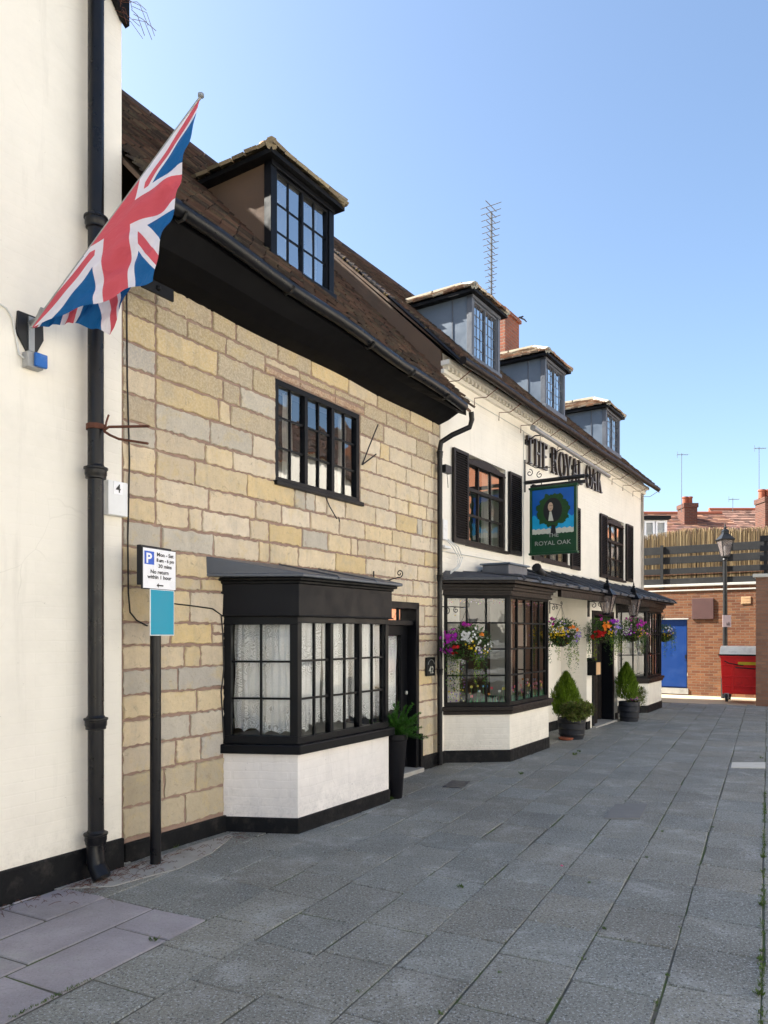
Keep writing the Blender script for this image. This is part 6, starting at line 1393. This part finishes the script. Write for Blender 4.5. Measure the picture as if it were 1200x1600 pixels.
# ================================================================== small ground detail
def tuft(mb, x, y, n, s):
    for i in range(n):
        an = rnd(0, 6.28); l = s*rnd(.5, 1.2); p = Vector((x+rnd(-1, 1)*s*.5, y+rnd(-1, 1)*s*.5, 0)); d = Vector((math.cos(an)*.6, math.sin(an)*.6, rnd(.5, 1))); f = rnd(.7, 1.4)
        leafq(mb, p, d, l, l*.22, (.07*f, .12*f, .02*f))
def ongr(x, y): Y_ = F*HC/(y-HZ); return (x-600)/F*Y_, Y_
m = MB()
for x_, y_, n, s in ((720, 1387, 30, .03), (240, 1470, 30, .035), (105, 1540, 0, .03), (610, 1250, 40, .05), (622, 1243, 40, .05), (815, 1210, 25, .04), (898, 1180, 30, .05), (905, 1175, 20, .04), (1190, 1185, 20, .04), (1192, 1340, 30, .03), (1190, 1415, 30, .03), (1188, 1500, 30, .03), (1186, 1555, 45, .035), (1025, 1568, 20, .02), (1043, 1525, 20, .02), (945, 1452, 20, .02), (1113, 1293, 15, .02), (1010, 1340, 15, .02), (560, 1550, 15, .02), (690, 1585, 25, .02), (780, 1520, 15, .015), (1035, 1300, 18, .02), (912, 1500, 20, .018), (920, 1380, 18, .018), (275, 1325, 12, .04)):
    gx, gy = ongr(x_, y_); tuft(m, gx, gy, n, s)
for i in range(1500):     # along the long joints
    r_ = random.choice((-1, -1, -1, -1, 0, 1, 2, 3, 4)); s_ = -.026-RW*r_ if r_ >= 0 else -.026; t_ = rnd(1.5, 9); w = sn*s_+sd*t_
    if math.sin(t_*5.3+r_*2)+math.sin(t_*11+r_) < (-.6 if r_ == -1 else .5): continue
    tuft(m, w.x+rnd(-.010, .010), w.y, random.randint(2, 7), rnd(.009, .026) if r_ == -1 else rnd(.007, .016))
x0, y0 = ongr(20, 1590); x1, y1 = ongr(150, 1527)
for i in range(70): t_ = rnd(0, 1); tuft(m, x0+(x1-x0)*t_+rnd(-.012, .012), y0+(y1-y0)*t_, 5, .014)
tag(m.build('weeds', 'leaf', recalc=False), kind='stuff')
# dry stalks and litter by the plinth
m = MB(idl)
for i in range(230):
    u_ = rnd(-1.1, 1.1) if i % 2 else rnd(-.5, .3); o_ = .05+abs(random.gauss(0, .13)); p = FW.world(u_, o_, .006); an = rnd(0, 6.28) if i % 3 else FW.rot+rnd(-.4, .4); l = rnd(.02, .09)
    m.tube([(p.x, p.y, .006), (p.x+l*math.cos(an)*.5, p.y+l*math.sin(an)*.5, .012+rnd(0, .008)), (p.x+l*math.cos(an), p.y+l*math.sin(an), .006)], .0014, 4)
tag(m.build('dry_litter', 'rust'), kind='stuff')
m = MB(idl); gx, gy = ongr(876, 1354); m.hexa([(gx, gy, .003), (gx+.02, gy, .003), (gx+.01, gy+.025, .003)], [(gx, gy, .007), (gx+.02, gy, .007), (gx+.01, gy+.025, .007)])
mt['petal_pink'] = M('pink_petal', (.6, .02, .15), .6); tag(m.build('fallen_petal', 'petal_pink'), 'tiny bright pink petal lying alone on the grey paving', 'petal')
# mortar fillet / concrete strip between paving and walls
m = MB(); m.prism([(-.55, .022), (.0, .022), (1.05, .03), (1.04, .10), (.6, .30), (.2, .38), (-.3, .30)], .0, .0055); tag(m.build('mortar_patch', 'concrete', fr=FW), kind='structure')
# pale repair strip, manhole cover
m = MB(idl)
c4 = [ongr(x_, y_) for x_, y_ in ((1142, 1200), (1196, 1201), (1196, 1192), (1144, 1192))]; m.hexa([(x_, y_, .001) for x_, y_ in c4], [(x_, y_, .009) for x_, y_ in c4]); tag(m.build('pale_kerb_strip', 'coping'), kind='structure')
m = MB(idl); c4 = [ongr(x_, y_) for x_, y_ in ((943, 1280), (1000, 1280), (1012, 1257), (962, 1257))]; m.hexa([(x_, y_, .001) for x_, y_ in c4], [(x_, y_, .0085) for x_, y_ in c4]); mt['cover'] = M('worn_grey_cover', (.17, .17, .17), .8, .2, 9, .3, 40); mh = m.build('manhole_cover', 'cover'); tag(mh, 'square recessed inspection cover set in the grey paving', 'manhole cover')

m = MB(idl); c4 = [ongr(x_, y_) for x_, y_ in ((692, 1230), (722, 1232), (735, 1222), (706, 1220))]; m.hexa([(x_, y_, .001) for x_, y_ in c4], [(x_, y_, .008) for x_, y_ in c4]); tag(m.build('stop_tap_cover', 'slate'), 'small dark stop tap cover in the paving near the drainpipe', 'cover')
